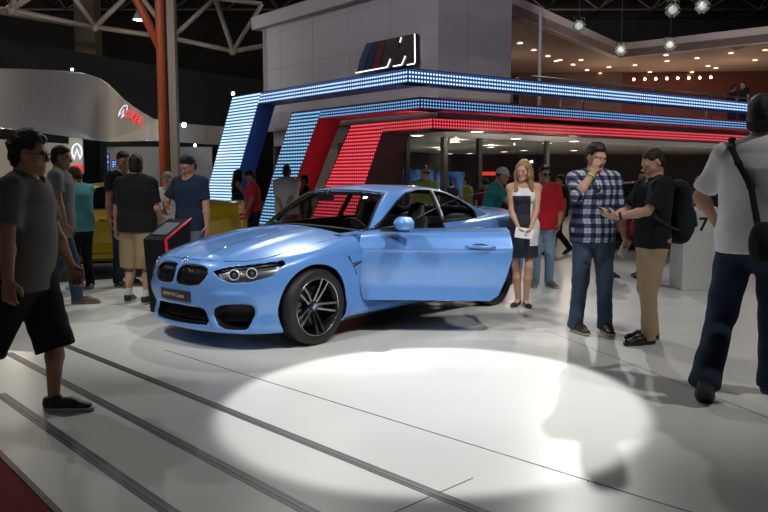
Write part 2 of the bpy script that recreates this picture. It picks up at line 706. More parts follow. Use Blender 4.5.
def portal(name, label, P, zt, zb, pil, slen, led_b, led_p, caseL, caseR, depth_a, depth_b, m_case, m_side, edge):
    """pil: px of the pillar: top-left, bottom-left, bottom-right, top-right (its inner top meets the band)"""
    t = empty(name, (P.x, P.y, 0))
    tag(t, label, 'light portal', 'glowing ribbon portals of the stand')
    off = Vector((-P.x, -P.y, 0))
    S = [s_of(u, v, P, uL, nL) for u, v in pil]

    def sl(a, b, z):
        f = (z - S[a][1]) / (S[b][1] - S[a][1])
        return S[a][0] + (S[b][0] - S[a][0]) * f
    outer_t, inner_b = sl(0, 1, zt), sl(3, 2, zb)
    outer_0, inner_0 = sl(0, 1, 0.0), sl(3, 2, 0.0)
    front = nL * .012
    # left band face
    V = [wing(P, uL, s, z) + front + off for s, z in ((0, zb), (inner_b, zb), (outer_t, zt), (0, zt))]
    uv = [(0, 0), (inner_b, 0), (outer_t, zt - zb), (0, zt - zb)]
    V[2] = wing(P, uL, sl(3, 2, zt), zt) + front + off
    uv[2] = (sl(3, 2, zt), zt - zb)
    MB().add(V, [(0, 1, 2, 3)]).build('led_band', led_b, t, uv)
    # pillar face
    q = [(sl(3, 2, zt), zt), (outer_t, zt), (outer_0, 0), (inner_0, 0)]
    V = [wing(P, uL, s, z) + front + off for s, z in q]
    MB().add(V, [(0, 1, 2, 3)]).build('led_pillar', led_p, t, [(s, z) for s, z in q])
    # right band face
    fr = nR * .012
    V = [wing(P, uR, s, z) + fr + off for s, z in ((0, zb), (slen, zb), (slen, zt), (0, zt))]
    MB().add(V, [(3, 2, 1, 0)]).build('led_band', led_b, t, [(0, 0), (slen, 0), (slen, zt - zb), (0, zt - zb)])
    # casings
    e = .03
    bl = uR * depth_a       # how deep the left wing's casing goes
    c = [(0, zb - e), (inner_b - .0, zb - e), (inner_0 - .03, 0), (outer_0 + .05, 0), (outer_t + .05, zt + e), (0, zt + e)]
    f0 = [wing(P, uL, s, z) + off for s, z in c]
    cs = MB().prism(f0, [p + bl for p in f0])
    cs.build('casing', m_case, t)
    br = uL * depth_b
    c = [(0, zb - e), (slen, zb - e), (slen, zt + e), (0, zt + e)]
    f0 = [wing(P, uR, s, z) + off for s, z in c]
    MB().prism(f0, [p + br for p in f0]).build('casing', m_case, t)
    # inner return of the pillar and the soffit of the left band
    rt = [wing(P, uL, s, z) + off for s, z in ((inner_b - .004, zb - e - .004), (inner_0 - .034, .0))]
    nn = uL * -.006
    MB().prism([rt[0] + nn, rt[1] + nn, rt[1] + nn + bl, rt[0] + nn + bl], [rt[0], rt[1], rt[1] + bl, rt[0] + bl]).build('pillar_return', m_side, t)
    portal_pts[name] = (t, P, zt, zb, inner_0, outer_0)
    return t


def corner(px, py, a, b):
    P = cor(a, b)
    dep = P.y
    z = atd(px, py, dep).z
    return P, z


P1, z1 = corner(408, 69, 0, 0)
P2, z2 = corner(418, 98, .6, .29)
P3, z3 = corner(431.6, 118, 1.355, .714)
blue_dark = mat('casing_blue', (.010, .03, .12), .35)
red_case = mat('casing_red', (.42, .008, .035), .4)
dark_red = mat('casing_dark_red', (.05, .006, .012), .4)
side_blue = mat('return_blue', (.012, .06, .30), .45)
side_red = mat('return_red', (.55, .01, .04), .45)
L1b = led_mat('led_ice', (.012, .06, .30), (.52, .76, 1.0), .088, .092, 2.6, .50, .36, .34)
L1p = led_mat('led_ice_pillar', (.03, .12, .42), (.52, .76, 1.0), .06, .092, 2.0, .55, .75, .34)
L2b = led_mat('led_blue', (.006, .03, .12), (.24, .52, 1.0), .088, .078, 1.7, .28, .34, .34)
L2p = led_mat('led_blue_pillar', (.006, .04, .15), (.28, .64, .95), .085, .098, 1.7, .35, .44, .32)
L3b = led_mat('led_red', (.42, .003, .014), (1.0, .09, .13), .088, .085, 1.6, .42, .34, .34)
L3p = led_mat('led_red_pillar', (.42, .003, .014), (1.0, .09, .13), .088, .098, 1.6, .45, .42, .34)
portal('light_portal', 'outermost glowing ribbon of icy blue lamps with a slanting pillar behind the yellow car', P1, z1, z1 - .30,
       [(233.5, 95), (206.7, 194), (229.6, 204.6), (260.5, 95)], 15.5, L1b, L1p, 0, 0, .55, .27, blue_dark, side_blue, None)
portal('light_portal', 'middle glowing ribbon of deep blue lamps with a slanting pillar behind the white shirted man', P2, z2, z2 - .24,
       [(292, 114), (259.8, 221), (296, 180), (319, 117)], 15.2, L2b, L2p, 0, 0, .72, .40, red_case, side_red, None)
portal('light_portal', 'innermost glowing ribbon of red lamps with a slanting pillar behind the blue car roof', P3, z3, z3 - .25,
       [(353.5, 121), (326, 185.5), (365, 183.6), (383, 130)], 14.9, L3b, L3p, 0, 0, .9, .5, dark_red, dark_red, None)

# ---- stand building: upper white box
white_w = mat('stand_white', (.40, .38, .41), .7, var=.05, vscale=1.5)
PB = cor(2.6, 1.2)
PB = atd(438, 60, PB.y)
PB.z = 0
sl_end = (onplane(263, 60, PB, nL) - PB).dot(uL)
sr_end = (onplane(511, 60, PB, nR) - PB).dot(uR)
zb0, zt0 = 3.04, 10.0
zpar = atd(263, 20, (PB + uL * sl_end).y).z


def slab(name, P, u, s0, s1, z0, z1, th, m, inward):
    a = [wing(P, u, s, z) for s, z in ((s0, z0), (s1, z0), (s1, z1), (s0, z1))]
    return MB().prism(a, [p + inward * th for p in a]).build(name, m)


struct(slab('wall_stand_left', PB, uL, 0, sl_end, zb0, zpar, .3, white_w, uR), 'white upper wall of the stand, left side')
struct(slab('wall_stand_right', PB, uR, .301, sr_end, zb0, 9.6, .3, white_w, uL), 'white upper wall of the stand, right side')
struct(slab('trim_20', PB - uR * .25, uL, -.2, sl_end + .3, zpar - .32, zpar + .1, .5, white_w, uR))
struct(slab('wall_stand_end', PB + uL * sl_end, uR, 0, 8, zb0, zpar, .3, white_w, -uL))
struct(slab('wall_stand_return', PB + uR * sr_end, uL, .3, 8, zb0, 9.6, .3, white_w, -uR))
seam = mat('panel_seam', (.22, .21, .23), .8)
k = 21
for s in (1.9, 3.8, 5.7, 7.6):
    if s < sl_end:
        struct(slab('trim_%d' % k, PB - uR * .003, uL, s, s + .012, zb0, zpar, .004, seam, uR))
        k += 1
for z in (5.1, 6.3):
    struct(slab('trim_%d' % k, PB - uR * .003, uL, 0, sl_end, z, z + .012, .004, seam, uR))
    k += 1
for s in (1.0,):
    struct(slab('trim_%d' % k, PB - uL * .003, uR, s, s + .012, zb0, 9.6, .004, seam, uL))
    k += 1

# ---- sign with slanted stripes and a chrome letter
sg_t = empty('stand_sign', (0, 0, 0))
tag(sg_t, 'slanted three-stripe sign with a glowing outlined M on the white wall', 'sign')
PS = PB - uR * .16


def sgn(u, v, dz=0.0):
    p = onplane(u, v, PS, nL)
    return p - uR * dz


sign_outline = [(356.5, 73), (359.5, 60), (366, 43.5), (415.5, 33.5), (416, 64.5)]
SO = [sgn(*p) for p in sign_outline]
sg_t.location = (SO[0].x, SO[0].y, 0)
o_ = -Vector(sg_t.location)
MB().prism([p + o_ for p in SO], [p + o_ + uR * .10 for p in SO]).build('sign_case', mat('sign_dark', (.012, .014, .025), .25), sg_t)


def plate_(name, pts, m, d=.012):
    V = [sgn(*p, d) + o_ for p in pts]
    MB().prism(V, [p + uR * .01 for p in V]).build(name, m, sg_t)


plate_('stripe', [(357.5, 71.8), (360.5, 60), (366.8, 44.8), (373, 43.5), (367, 58.5), (364, 70.5)], mat('sign_blue', (.012, .035, .13), .2))
plate_('stripe', [(365, 70.3), (368, 58.3), (374, 43.3), (380, 42.1), (374.5, 57), (371.5, 69)], mat('sign_navy', (.012, .018, .06), .2))
plate_('stripe', [(372.5, 68.8), (375.5, 56.8), (381, 41.9), (387, 40.7), (382, 55.5), (379, 67.6)], mat('sign_red', (.11, .012, .02), .2))
plate_('letter_m', [(381, 67), (389, 65.5), (391.5, 55), (394.5, 64.2), (402, 62.6), (405, 51), (406, 62), (414.5, 63.5), (414.5, 35), (404.5, 37), (399.5, 50), (397.5, 38.6), (388.5, 40.5)], mat('sign_metal', (.22, .20, .22), .18, metal=.9), .014)
glow = emitter('sign_glow', (.95, .95, 1.0), 1.5)
gl = MB()
for pl in ([(356.5, 73), (388, 67.2), (390.5, 61), (391, 59)], [(394, 66.4), (402.5, 64.8), (405.5, 58), (405.8, 56)], [(408, 65), (415, 63.8), (416, 62), (415.6, 34)], [(402, 37.5), (401.4, 40), (400.8, 42.5)]):
    gl.tube([sgn(*p, .03) + o_ for p in pl], .017, 6)
gl.build('glow_outline', glow, sg_t)

# ---- ground floor behind the portals
GB = cor(2.3, 1.35)
mull = mat('mullion_dark', (.012, .012, .014), .4)
pane = glass_mat('stand_glass', (.80, .82, .84), .6)
zc = 2.52
glL = sl_end - .3
struct(slab('wall_fascia_left', GB, uL, 0, glL, zc + .02, 3.02, .2, white_w, uR))
struct(slab('wall_fascia_right', GB, uR, .201, 15, zc + .02, 3.02, .2, white_w, uL))
wi = 1
edges = [0, 1.55, 3.1, 4.65, glL]
for s0, s1 in zip(edges[:-1], edges[1:]):
    struct(slab('window_%d' % wi, GB + uR * .05, uL, s0, s1, .05, zc, .012, pane, uR))
    wi += 1


def s_px(px):
    return (onplane(px, 160, GB, nR) - GB).dot(uR)


re_ = [0, s_px(480.6), s_px(548)]
for s0, s1 in zip(re_[:-1], re_[1:]):
    struct(slab('window_%d' % wi, GB + uL * .05, uR, s0, s1, .05, zc, .012, pane, uL))
    wi += 1
ti = 40
for s in edges[1:]:
    struct(slab('trim_%d' % ti, GB, uL, s - .05, s + .05, 0, zc, .12, mull, uR))
    ti += 1
struct(MB().box((GB.x, GB.y + .05, zc / 2), (.14, .14, zc), math.radians(40)).build('trim_%d' % ti, mull))
ti += 1
for s in re_[1:]:
    struct(slab('trim_%d' % ti, GB, uR, s - .06, s + .06, 0, zc, .12, mull, uL))
    ti += 1
# interior
ceil_m = mat('lounge_ceiling', (.62, .60, .56), .8, var=.04)
wall_d = mat('lounge_wall', (.045, .036, .033), .7, var=.25, vscale=2)
bc = gp(462, 155, zc)           # back corner of the room
bL = atd(385, 160, 31.0)
ring = [GB + uL * glL + uR * .3, GB + uR * .15 + uL * .15, GB + uR * 15 + uL * .3, Vector((GB.x + 21, 36, 0)), Vector((bc.x, 35.5, 0)), bL]
ring = [Vector((p.x, p.y, zc)) for p in ring]
struct(MB().prism(ring, [p + Vector((0, 0, .15)) for p in ring]).build('ceiling_lounge', ceil_m))
lf = [Vector((p.x, p.y, 3.05)) for p in (PB + uR * .1 + uL * .1, PB + uL * sl_end, PB + uL * sl_end + uR * 9, Vector((bc.x + 9, 36, 0)), PB + uR * 16)]
struct(MB().prism(lf, [p + Vector((0, 0, .2)) for p in lf]).build('floor_upper', mat('upper_floor', (.10, .08, .07), .5)))


def wall2(name, a, b, z0, z1, m, th=.2):
    a, b = Vector((a[0], a[1], 0)), Vector((b[0], b[1], 0))
    n = Vector((-(b - a).y, (b - a).x, 0)).normalized() * th
    V = [a, b, b + n, a + n]
    return struct(MB().prism([Vector((p.x, p.y, z0)) for p in V], [Vector((p.x, p.y, z1)) for p in V]).build(name, m))


wall2('wall_lounge_left', ring[5], ring[4], 0, zc, wall_d)
wall2('wall_lounge_back', ring[4], ring[3], 0, zc, wall_d)
wall2('wall_lounge_end', ring[0] + uR * .2, ring[5], 0, zc, mat('lounge_light', (.42, .40, .38), .8))
# backlit blue pictures and red sign on the lounge wall
lw = (ring[4] - ring[5]).normalized()
lwn = Vector((lw.y, -lw.x, 0))
if lwn.y > 0:
    lwn = -lwn


def onlw(u, v):
    return onplane(u, v, Vector((ring[5].x, ring[5].y, 0)) + lwn * .04, lwn)


def picture_mat():
    m, nt, b = nodes_of('backlit_blue')
    tc = nt.nodes.new('ShaderNodeTexCoord')
    n = nt.nodes.new('ShaderNodeTexNoise')
    n.inputs['Scale'].default_value = 1.1
    nt.links.new(tc.outputs['Object'], n.inputs['Vector'])
    r = nt.nodes.new('ShaderNodeValToRGB')
    r.color_ramp.elements[0].position = .35
    r.color_ramp.elements[0].color = (.008, .03, .12, 1)
    r.color_ramp.elements[1].position = .7
    r.color_ramp.elements[1].color = (.12, .25, .55, 1)
    nt.links.new(n.outputs['Fac'], r.inputs[0])
    nt.links.new(r.outputs[0], b.inputs['Emission Color'])
    b.inputs['Emission Strength'].default_value = .6
    b.inputs['Base Color'].default_value = (.01, .02, .05, 1)
    b.inputs['Roughness'].default_value = .2
    return m


pm = picture_mat()
for n_, (u0, u1, v0, v1) in (('wide', (437, 465, 171.5, 205)), ('small', (404, 434, 169.5, 205))):
    a, b = onlw(u0, v0), onlw(u1, v0)
    c, d2 = onlw(u1, v1), onlw(u0, v1)
    b.z = a.z
    c.z = d2.z = max(.4, d2.z)
    p_ = MB().prism([a, b, c, d2], [x - lwn * .03 for x in (a, b, c, d2)]).build('wall_picture', pm)
    tag(p_, 'backlit blue picture panel on the lounge wall, %s of the two' % ('right' if n_ == 'wide' else 'left'), 'picture')
a = atd(481, 173.5, 34.5)
rs = MB().box((a.x + .45, 34.9, a.z), (1.0, .08, .16)).build('red_sign', emitter('red_glow', (.8, .05, .03), 1.2))
tag(rs, 'small glowing red sign on the dark lounge wall behind the capped visitor', 'sign')

# downlights
dl_m = emitter('downlight', (1, .88, .68), 9)
ring_m = mat('downlight_ring', (.6, .6, .6), .4)


def downlight(u, v, z, r, label, group, m):
    p = gp(u, v, z)
    t = empty('downlight', (p.x, p.y, z))
    tag(t, label, 'ceiling light', group)
    MB().lathe([(0, -.012), (r, -.012), (r, -.004), (0, -.004)], 20).build('lamp_face', m, t)
    MB().lathe([(r, -.016), (r * 1.2, -.010), (r * 1.2, 0), (r, 0)], 20, close=True).build('lamp_ring', ring_m, t)


for u, v in ((417, 135.2), (403, 145), (440, 149.3), (456, 141.6), (477, 131.3), (470, 153.2), (491, 147), (516, 138.3), (524, 150.2), (547, 142.8), (574, 150.3), (504, 151.5), (450, 153.5), (574, 141), (352, 155)):
    downlight(u, v, zc, .15, 'round warm downlight in the white ground-floor lounge ceiling', 'downlights of the ground-floor lounge', dl_m)
for u, v in ((343, 146), (398, 156)):
    pass

# ---- upper lounge to the right
up_wall = mat('upper_brown', (.13, .075, .06), .8, var=.2, vscale=1)
fas = mat('upper_fascia', (.48, .41, .41), .7)
zf = 6.1
K = gp(620, 58, zf)
La = PB + uR * sr_end
La = Vector((La.x, La.y, zf)) + uL * .3
Ra = gp(800, 39, zf)
hgt = .42
dA = (K - La).normalized()
dR = (Ra - K).normalized()


def fascia(name, a, b, z0, z1, m, back):
    V = [Vector((a.x, a.y, z0)), Vector((b.x, b.y, z0)), Vector((b.x, b.y, z1)), Vector((a.x, a.y, z1))]
    return struct(MB().prism(V, [p + back for p in V]).build(name, m))


fascia('wall_upper_fascia_left', La, K, zf, zf + .55, fas, Vector((-.2, .15, 0)))
fascia('wall_upper_fascia_right', K, Ra + dR * 5, zf, zf + .55, fas, Vector((.1, .2, 0)))
cl_ = [La, K, Ra + dR * 5, Ra + dR * 5 + Vector((4, 22, 0)), Vector((La.x - 1, 47, zf))]
cl_ = [Vector((p.x, p.y, zf)) for p in cl_]
struct(MB().prism([p + Vector((0, 0, .02)) for p in cl_], [p + Vector((0, 0, .3)) for p in cl_]).build('ceiling_upper', mat('upper_ceiling', (.30, .20, .165), .75)))
wb = atd(600, 100, 42)
wall2('wall_upper_back', (atd(500, 100, 35).x, 35.0), (atd(622, 100, 34.9).x, 34.9), 3.2, zf, up_wall)
wall2('wall_upper_side', (atd(622, 100, 34.9).x, 34.9), (atd(900, 90, 34.0).x, 34.0), 3.2, zf, mat('upper_red', (.10, .024, .018), .8))
warm = emitter('warm_downlight', (1, .72, .40), 7)
for u, v in ((520, 43), (534, 50), (556, 61), (560, 60), (548, 56), (573, 64.5), (609, 67), (635, 65), (667, 61), (666, 55), (697, 58), (692, 72), (716, 68), (731, 53), (755, 60), (708, 66), (650, 72), (587, 70), (765, 50), (581, 60), (600, 73), (625, 74)):
    downlight(u, v, zf, .09, 'small warm downlight in the brown upper lounge ceiling', 'downlights of the upper lounge', warm)
# row of wall lamps in the far upper room
for k_ in range(8):
    p = atd(634 + k_ * 11, 79.5 - (0.3 * k_), 34.45 - .035 * k_)
    t = empty('wall_sconce', p)
    tag(t, 'small warm wall lamp in the row on the red far wall upstairs', 'wall lamp', 'row of wall lamps upstairs')
    MB().ball((0, 0, 0), .055, 10).build('bulb', warm, t)
    MB().box((0, .06, .02), (.1, .06, .16)).build('back_plate', ring_m, t)
# glass railing on the edge of the upper floor
rl = empty('glass_railing', (PB.x, PB.y, 0))
tag(rl, 'clear glass railing along the edge of the upper lounge floor', 'railing')
RP = PB + uR * (sr_end + .2) - uL * .55
v_ = [wing(RP, uR, s, z) - Vector((PB.x, PB.y, 0)) for s, z in ((0, 3.25), (13, 3.25), (13, 4.25), (0, 4.25))]
MB().prism(v_, [p + uL * .02 for p in v_]).build('glass_pane', glass_mat('rail_glass', (.9, .9, .92), .5), rl)
MB().tube([v_[3], v_[2]], .025, 8).build('handrail', mat('rail_steel', (.4, .4, .42), .3, metal=.8), rl)
for s in (2.2, 5.4, 8.6, 11.8):
    p = wing(RP, uR, s, 3.25) - Vector((PB.x, PB.y, 0))
    MB().tube([p + uL * .05, p + uL * .05 + Vector((0, 0, 1.0))], .02, 6).build('post', mat('rail_steel', (.4, .4, .42), .3, metal=.8), rl)
pa = atd(537.5, 178, 22.5)
sp_ = MB().tube([(pa.x, 22.5, 3.25), (pa.x, 22.5, zf + .1)], .05, 12).build('column', mat('pale_post', (.6, .6, .62), .4))
struct(sp_, 'slim pale post of the upper lounge')
# upstairs bar tables
tb = mat('bar_table', (.35, .30, .28), .4)
for j, (u, Y) in enumerate(((560, 27), (650, 29.5), (706, 30))):
    p = atd(u, 120, Y)
    t = empty('bar_table', (p.x, Y, 3.25))
    tag(t, ['small bar table upstairs behind the railing nearest the slim pale post', 'small bar table upstairs below the hanging spotlights', 'small bar table upstairs nearest the seated silhouettes'][j], 'table')
    MB().lathe([(0, 1.02), (.32, 1.02), (.32, 1.06), (0, 1.06)], 24).build('table_top', tb, t)
    MB().lathe([(0, 0), (.22, 0), (.22, .02), (.03, .04), (.03, 1.02), (0, 1.02)], 16).build('pedestal', tb, t)

# ---- stage spotlights hanging over the stand
sp_case = mat('spot_case', (.10, .10, .11), .35, metal=.6)
sp_face = emitter('spot_face', (.95, 1.0, .9), .35)


def hung_spot(u, v, Y, aim, label, sc=.78, top=14.0):
    p = atd(u, v, Y)
    t = empty('hanging_spotlight', p)
    tag(t, label, 'spotlight', 'spotlights hung above the stand')
    z = (Vector(aim) - p).normalized()
    R = frame3(z.orthogonal(), z)
    b = MB().lathe([(0, -.22), (.10, -.22), (.12, -.16), (.135, .0), (.17, .16), (.155, .16), (.12, .02)], 20, (0, 0, 0), Matrix(R) * 1.0)
    b.v = [tuple(Vector(q) * sc) for q in b.v]
    b.build('barrel', sp_case, t)
    b = MB().lathe([(0, .10), (.145, .10), (.145, .12), (0, .12)], 20, (0, 0, 0), R)
    b.v = [tuple(Vector(q) * sc) for q in b.v]
    b.build('lens', sp_face, t)
    b = MB()
    for k in range(4):
        a = k * PI / 2
        c = R @ Vector((math.cos(a) * .17, math.sin(a) * .17, .22))
        x = R @ Vector((-math.sin(a), math.cos(a), 0))
        zz = R @ Vector((math.cos(a) * .5, math.sin(a) * .5, .86))
        b.box(c, (.26, .015, .16), R=Matrix((x, zz.cross(x), zz)).transposed())
    b.v = [tuple(Vector(q) * sc) for q in b.v]
    b.build('barn_doors', mat('barn_door', (.35, .36, .33), .4, metal=.5), t)
    MB().tube([(-.19 * sc, 0, 0), (-.19 * sc, 0, .25 * sc), (.19 * sc, 0, .25 * sc), (.19 * sc, 0, 0)], .015, 6).tube([(0, 0, .25 * sc), (0, 0, top - p.z)], .008, 5).build('yoke', sp_case, t)
    return t


hung_spot(579, 25, 22, (2, 8, 0), 'hanging stage spotlight farthest left over the upper lounge')
hung_spot(621, 49, 24, (2, 8, 0), 'hanging stage spotlight in front of the inner corner of the upper ceiling edge')
hung_spot(670, 44, 24, (3, 8, 0), 'hanging stage spotlight right of the inner corner of the ceiling edge')
hung_spot(673, 9, 20, (1, 5, 0), 'hanging stage spotlight high up, left one of the top pair')
hung_spot(702, 5, 20, (3, 5, 0), 'hanging stage spotlight high up, right one of the top pair')

# ---- left stand: curved white fascia
zbF = 2.6
pts = []
for u, vt, vb in ((-60, 69, 122.5), (-20, 68.2, 126), (0, 68.5, 128), (30, 69, 131.5), (60, 70.5, 135.5), (81, 72.3, 138.5), (95, 76.5, 140.5), (105, 82.8, 141.3), (113, 90.5, 141.5), (120, 98, 141.3), (130, 105.5, 141), (140, 112, 140.6), (151, 118.2, 140.4), (165, 121, 141), (185, 123.6, 142.4), (205, 125.4, 143.8), (226, 126.8, 145)):
    b = gp(u, vb, zbF)
    t = atd(u, vt, b.y)
    pts.append((b, t))
fas_mb = MB()
bk_ = Vector((0, .35, 0))
n_ = len(pts)
fas_mb.add([p for q_ in pts for p in q_], [(2 * k, 2 * k + 2, 2 * k + 3, 2 * k + 1) for k in range(n_ - 1)], True)
fas_mb.add([p + bk_ for q_ in pts for p in q_], [(2 * k, 2 * k + 1, 2 * k + 3, 2 * k + 2) for k in range(n_ - 1)], True)
for w_ in (0, 1):
    fas_mb.add([p for q_ in pts for p in (q_[w_], q_[w_] + bk_)], [(2 * k, 2 * k + 1, 2 * k + 3, 2 * k + 2) if w_ == 0 else (2 * k, 2 * k + 2, 2 * k + 3, 2 * k + 1) for k in range(n_ - 1)], True)
fw_m = mat('curved_fascia', (.52, .50, .45), .55)
struct(fas_mb.build('wall_curved', fw_m), 'curved white fascia of the left stand')
# emblem letters on the curved fascia
sgp = atd(128, 115, gp(128, 141, zbF).y - .25)
sgn_t = empty('red_letter_sign', sgp)
tag(sgn_t, 'oval emblem and red letters on the curved white fascia beside the columns', 'sign')
red_e = emitter('sign_red_glow', (.75, .03, .04), .9)
wh_e = emitter('sign_white_glow', (.85, .88, .95), 1.0)
a, b = atd(119.5, 110, sgp.y), atd(147, 127, gp(147, 141, zbF).y - .25)
dx = (b - a)
dx.normalize()
zz = Vector((0, 0, 1))
Rf = Matrix((dx, zz - dx * zz.dot(dx), dx.cross(zz))).transposed()
Rf = Matrix([(Rf @ Vector((1, 0, 0))), (Rf @ Vector((0, 1, 0))).normalized(), (Rf @ Vector((0, 0, 1))).normalized()]).transposed()
for j, (ch, u, v) in enumerate(zip('CHERY', (127, 131.5, 136, 140.3, 144.3), (113.5, 116, 118.6, 121.2, 123.8))):
    p = atd(u, v, sgp.y - .02)
    lt_ = text('letter', ch, .36, red_e, p - sgp, Rf, None, .03, bold=.012)
    lt_.parent = sgn_t
    lt_.scale = (.46, 1, 1)


def emblem(par, c, sx, sz, m, R):
    for sg in (1,):
        b = MB()
        b.tube([c + R @ Vector((math.cos(t) * sx, math.sin(t) * sz, 0)) for t in np.linspace(-1.1, PI + 1.1, 24)], sx * .15, 8)
        b.tube([c + R @ Vector((-sx * .5, -sz * .62, 0)), c + R @ Vector((0, sz * .35, 0)), c + R @ Vector((sx * .5, -sz * .62, 0))], sx * .13, 8)
        b.build('emblem', m, par)


emblem(sgn_t, atd(123, 111.5, sgp.y - .02) - sgp, .085, .22, wh_e, Rf)
# lower left shop front behind the people
wall_l = mat('left_wall_beige', (.42, .38, .33), .8)
wall2('wall_shop', (atd(-60, 160, 21).x, 21.0), (atd(82, 160, 27).x, 27.0), 0, 2.6, wall_l)
wall2('wall_shop_far', (atd(60, 160, 31).x, 31.0), (atd(212, 160, 31.5).x, 31.5), 0, 2.7, mat('far_wall_grey', (.30, .30, .31), .8))
pa, pb = atd(82, 178, 24.2), atd(101, 178, 24.2)
struct(MB().box(((pa.x + pb.x) / 2, 24.5, 1.3), (pb.x - pa.x, .6, 2.6)).build('column', mat('black_pier', (.005, .005, .006), .95, spec=.05)), 'black square pier under the curved fascia')
s2 = atd(77, 152, 23.9)
s2t = empty('emblem_sign', s2)
tag(s2t, 'lit oval emblem above a red plate beside the black pier', 'sign')
emblem(s2t, Vector((0, 0, 0)), .15, .24, wh_e, Matrix(((1, 0, 0), (0, 0, -1), (0, 1, 0))))
MB().box((.0, .02, -.48), (.26, .05, .20)).build('red_plate', emitter('sign_red_glow', (.75, .03, .04), .9), s2t)
MB().box((-.06, .12, -.1), (.42, .08, 1.1)).build('back_board', mat('sign_board', (.45, .44, .42), .6), s2t)
# blue lettered screens
for j, (u0, u1, v0, v1, lab) in enumerate(((103.5, 109, 153, 171, 'narrow slanted blue screen next to the black pier'), (112, 124, 160.5, 168, 'small blue lettered screen behind the black shirted men'))):
    a, b = atd(u0, v0, 28.6), atd(u1, v1, 28.6)
    st = empty('screen', ((a.x + b.x) / 2, 28.6, (a.z + b.z) / 2))
    tag(st, lab, 'screen')
    w, hh_ = abs(b.x - a.x), abs(a.z - b.z)
    MB().box((0, .04, 0), (w + .04, .05, hh_ + .04)).build('screen_frame', mull, st)
    MB().box((0, .0, 0), (w, .03, hh_)).build('display', emitter('screen_blue', (.02, .06, .22), .8), st)
    le = MB()
    for r in range(3):
        for c_ in range(5):
            if (r * 5 + c_ * 3 + j) % 4:
                le.box((-w * .4 + c_ * w * .2, -.02, -hh_ * .3 + r * hh_ * .3), (w * .14, .01, hh_ * .12))
    le.build('screen_lines', emitter('screen_text', (.3, .5, .8), .9), st)
    MB().box((0, .1, -(((a.z + b.z) / 2) / 2)), (.06, .05, (a.z + b.z) / 2 - .0)).build('stand_post', mull, st)
# dark fabric band above the fascia
bt = [(-80, 22, 28), (0, 38, 29), (80, 52, 30.5), (160, 66, 32), (263, 80, 34)]
V = []
for u, v, Y in bt:
    p = atd(u, v, Y)
    V += [Vector((p.x, Y, 2.7)), p]
F = [(i_ * 2, i_ * 2 + 2, i_ * 2 + 3, i_ * 2 + 1) for i_ in range(4)]
ob = MB().add(V, F).build('wall_black_fabric', mat('black_fabric', (.008, .008, .010), .95))
so = ob.modifiers.new('s', 'SOLIDIFY')
so.thickness = .15
struct(ob, 'black fabric wall above the left stand')
# small lamps of the left stand
for j, (u, v, Y, lab, r, st) in enumerate(((184, 125, 24.2, 'bright white spot lamp right of the beige column', .075, 60), (72, 69.5, 25.5, 'tiny spot lamp on top of the curved fascia', .04, 14), (195, 145.4, 27.5, 'tiny lamp under the far end of the curved fascia', .05, 16), (233, 93.5, 22.4, 'small lamp on the top end of the outermost ribbon pillar', .05, 14))):
    p = atd(u, v, Y)
    t = empty('spot_lamp', p)
    tag(t, lab, 'lamp')
    MB().ball((0, 0, 0), r, 12).build('bulb', emitter('bulb_%d' % st, (.95, .97, 1), st), t)
    MB().lathe([(r * .9, 0), (r * 1.3, .02), (r * 1.1, .14), (r * .3, .2), (0, .2)], 16, (0, .02, 0), frame3((1, 0, 0), (0, 1, .3))).build('lamp_shell', sp_case, t)
    MB().tube([(0, .1, 0), (0, .25, .05)], .012, 6).build('bracket', sp_case, t)

# ---- terminal beside the car
tp = gp(172, 306)
tm = empty('info_terminal', (tp.x + .06, tp.y - .35, 0), math.radians(-25))
tm.scale = (.9, 1, .94)
tag(tm, 'black slanted information terminal with a red edge beside the car nose', 'terminal')
tm_m = mat('terminal_black', (.006, .006, .007), .7, spec=.2)
MB().prism([(-.17, -.12, 0), (.17, -.12, 0), (.17, .2, 0), (-.17, .2, 0)], [(-.17, -.2, .85), (.17, -.2, .85), (.17, .22, 1.07), (-.17, .22, 1.07)]).build('cabinet', tm_m, tm, bevel=.01)
MB().prism([(.172, -.13, 0), (.186, -.13, 0), (.186, -.10, 0), (.172, -.10, 0)], [(.172, -.215, .85), (.186, -.215, .85), (.186, -.185, .85), (.172, -.185, .85)]).tube([(.178, -.2, .855), (.178, .22, 1.075)], .012, 6).build('red_edge', emitter('red_edge', (.45, .01, .04), .35), tm)
n_t = Vector((0, -.496, .868))
Rt_ = frame3((1, 0, 0), Vector((0, -.22, .42)))
MB().box((0, 0.0, .962), (.22, .26, .012), R=Rt_).build('tablet', mat('tablet_glass', (.10, .115, .14), .6, spec=.2), tm)

# ---- white plinth with the number
pp = gp(697, 291)
pe = empty('number_plinth', (pp.x, pp.y + .25, 0), math.radians(0))
tag(pe, 'white plinth marked 7 with a dark tablet on its slanted top', 'plinth')
pw = mat('plinth_white', (.72, .72, .72), .4)
MB().prism([(-.18, -.2, 0), (.26, -.2, 0), (.26, .25, 0), (-.18, .25, 0)], [(-.18, -.2, 1.07), (.26, -.2, 1.07), (.26, .25, 1.13), (-.18, .25, 1.13)]).build('body', pw, pe, bevel=.008)
MB().box((.03, .02, 1.105), (.30, .24, .02), R=Matrix.Rotation(math.atan2(.06, .45), 3, 'X')).build('tablet', mat('tablet_dark', (.05, .055, .06), .15), pe)
text('numeral', '7', .24, mat('numeral_black', (.01, .01, .01), .5), (.065, -.203, .85), Matrix(((1, 0, 0), (0, 0, -1), (0, 1, 0))), None, .002, bold=.005).parent = pe
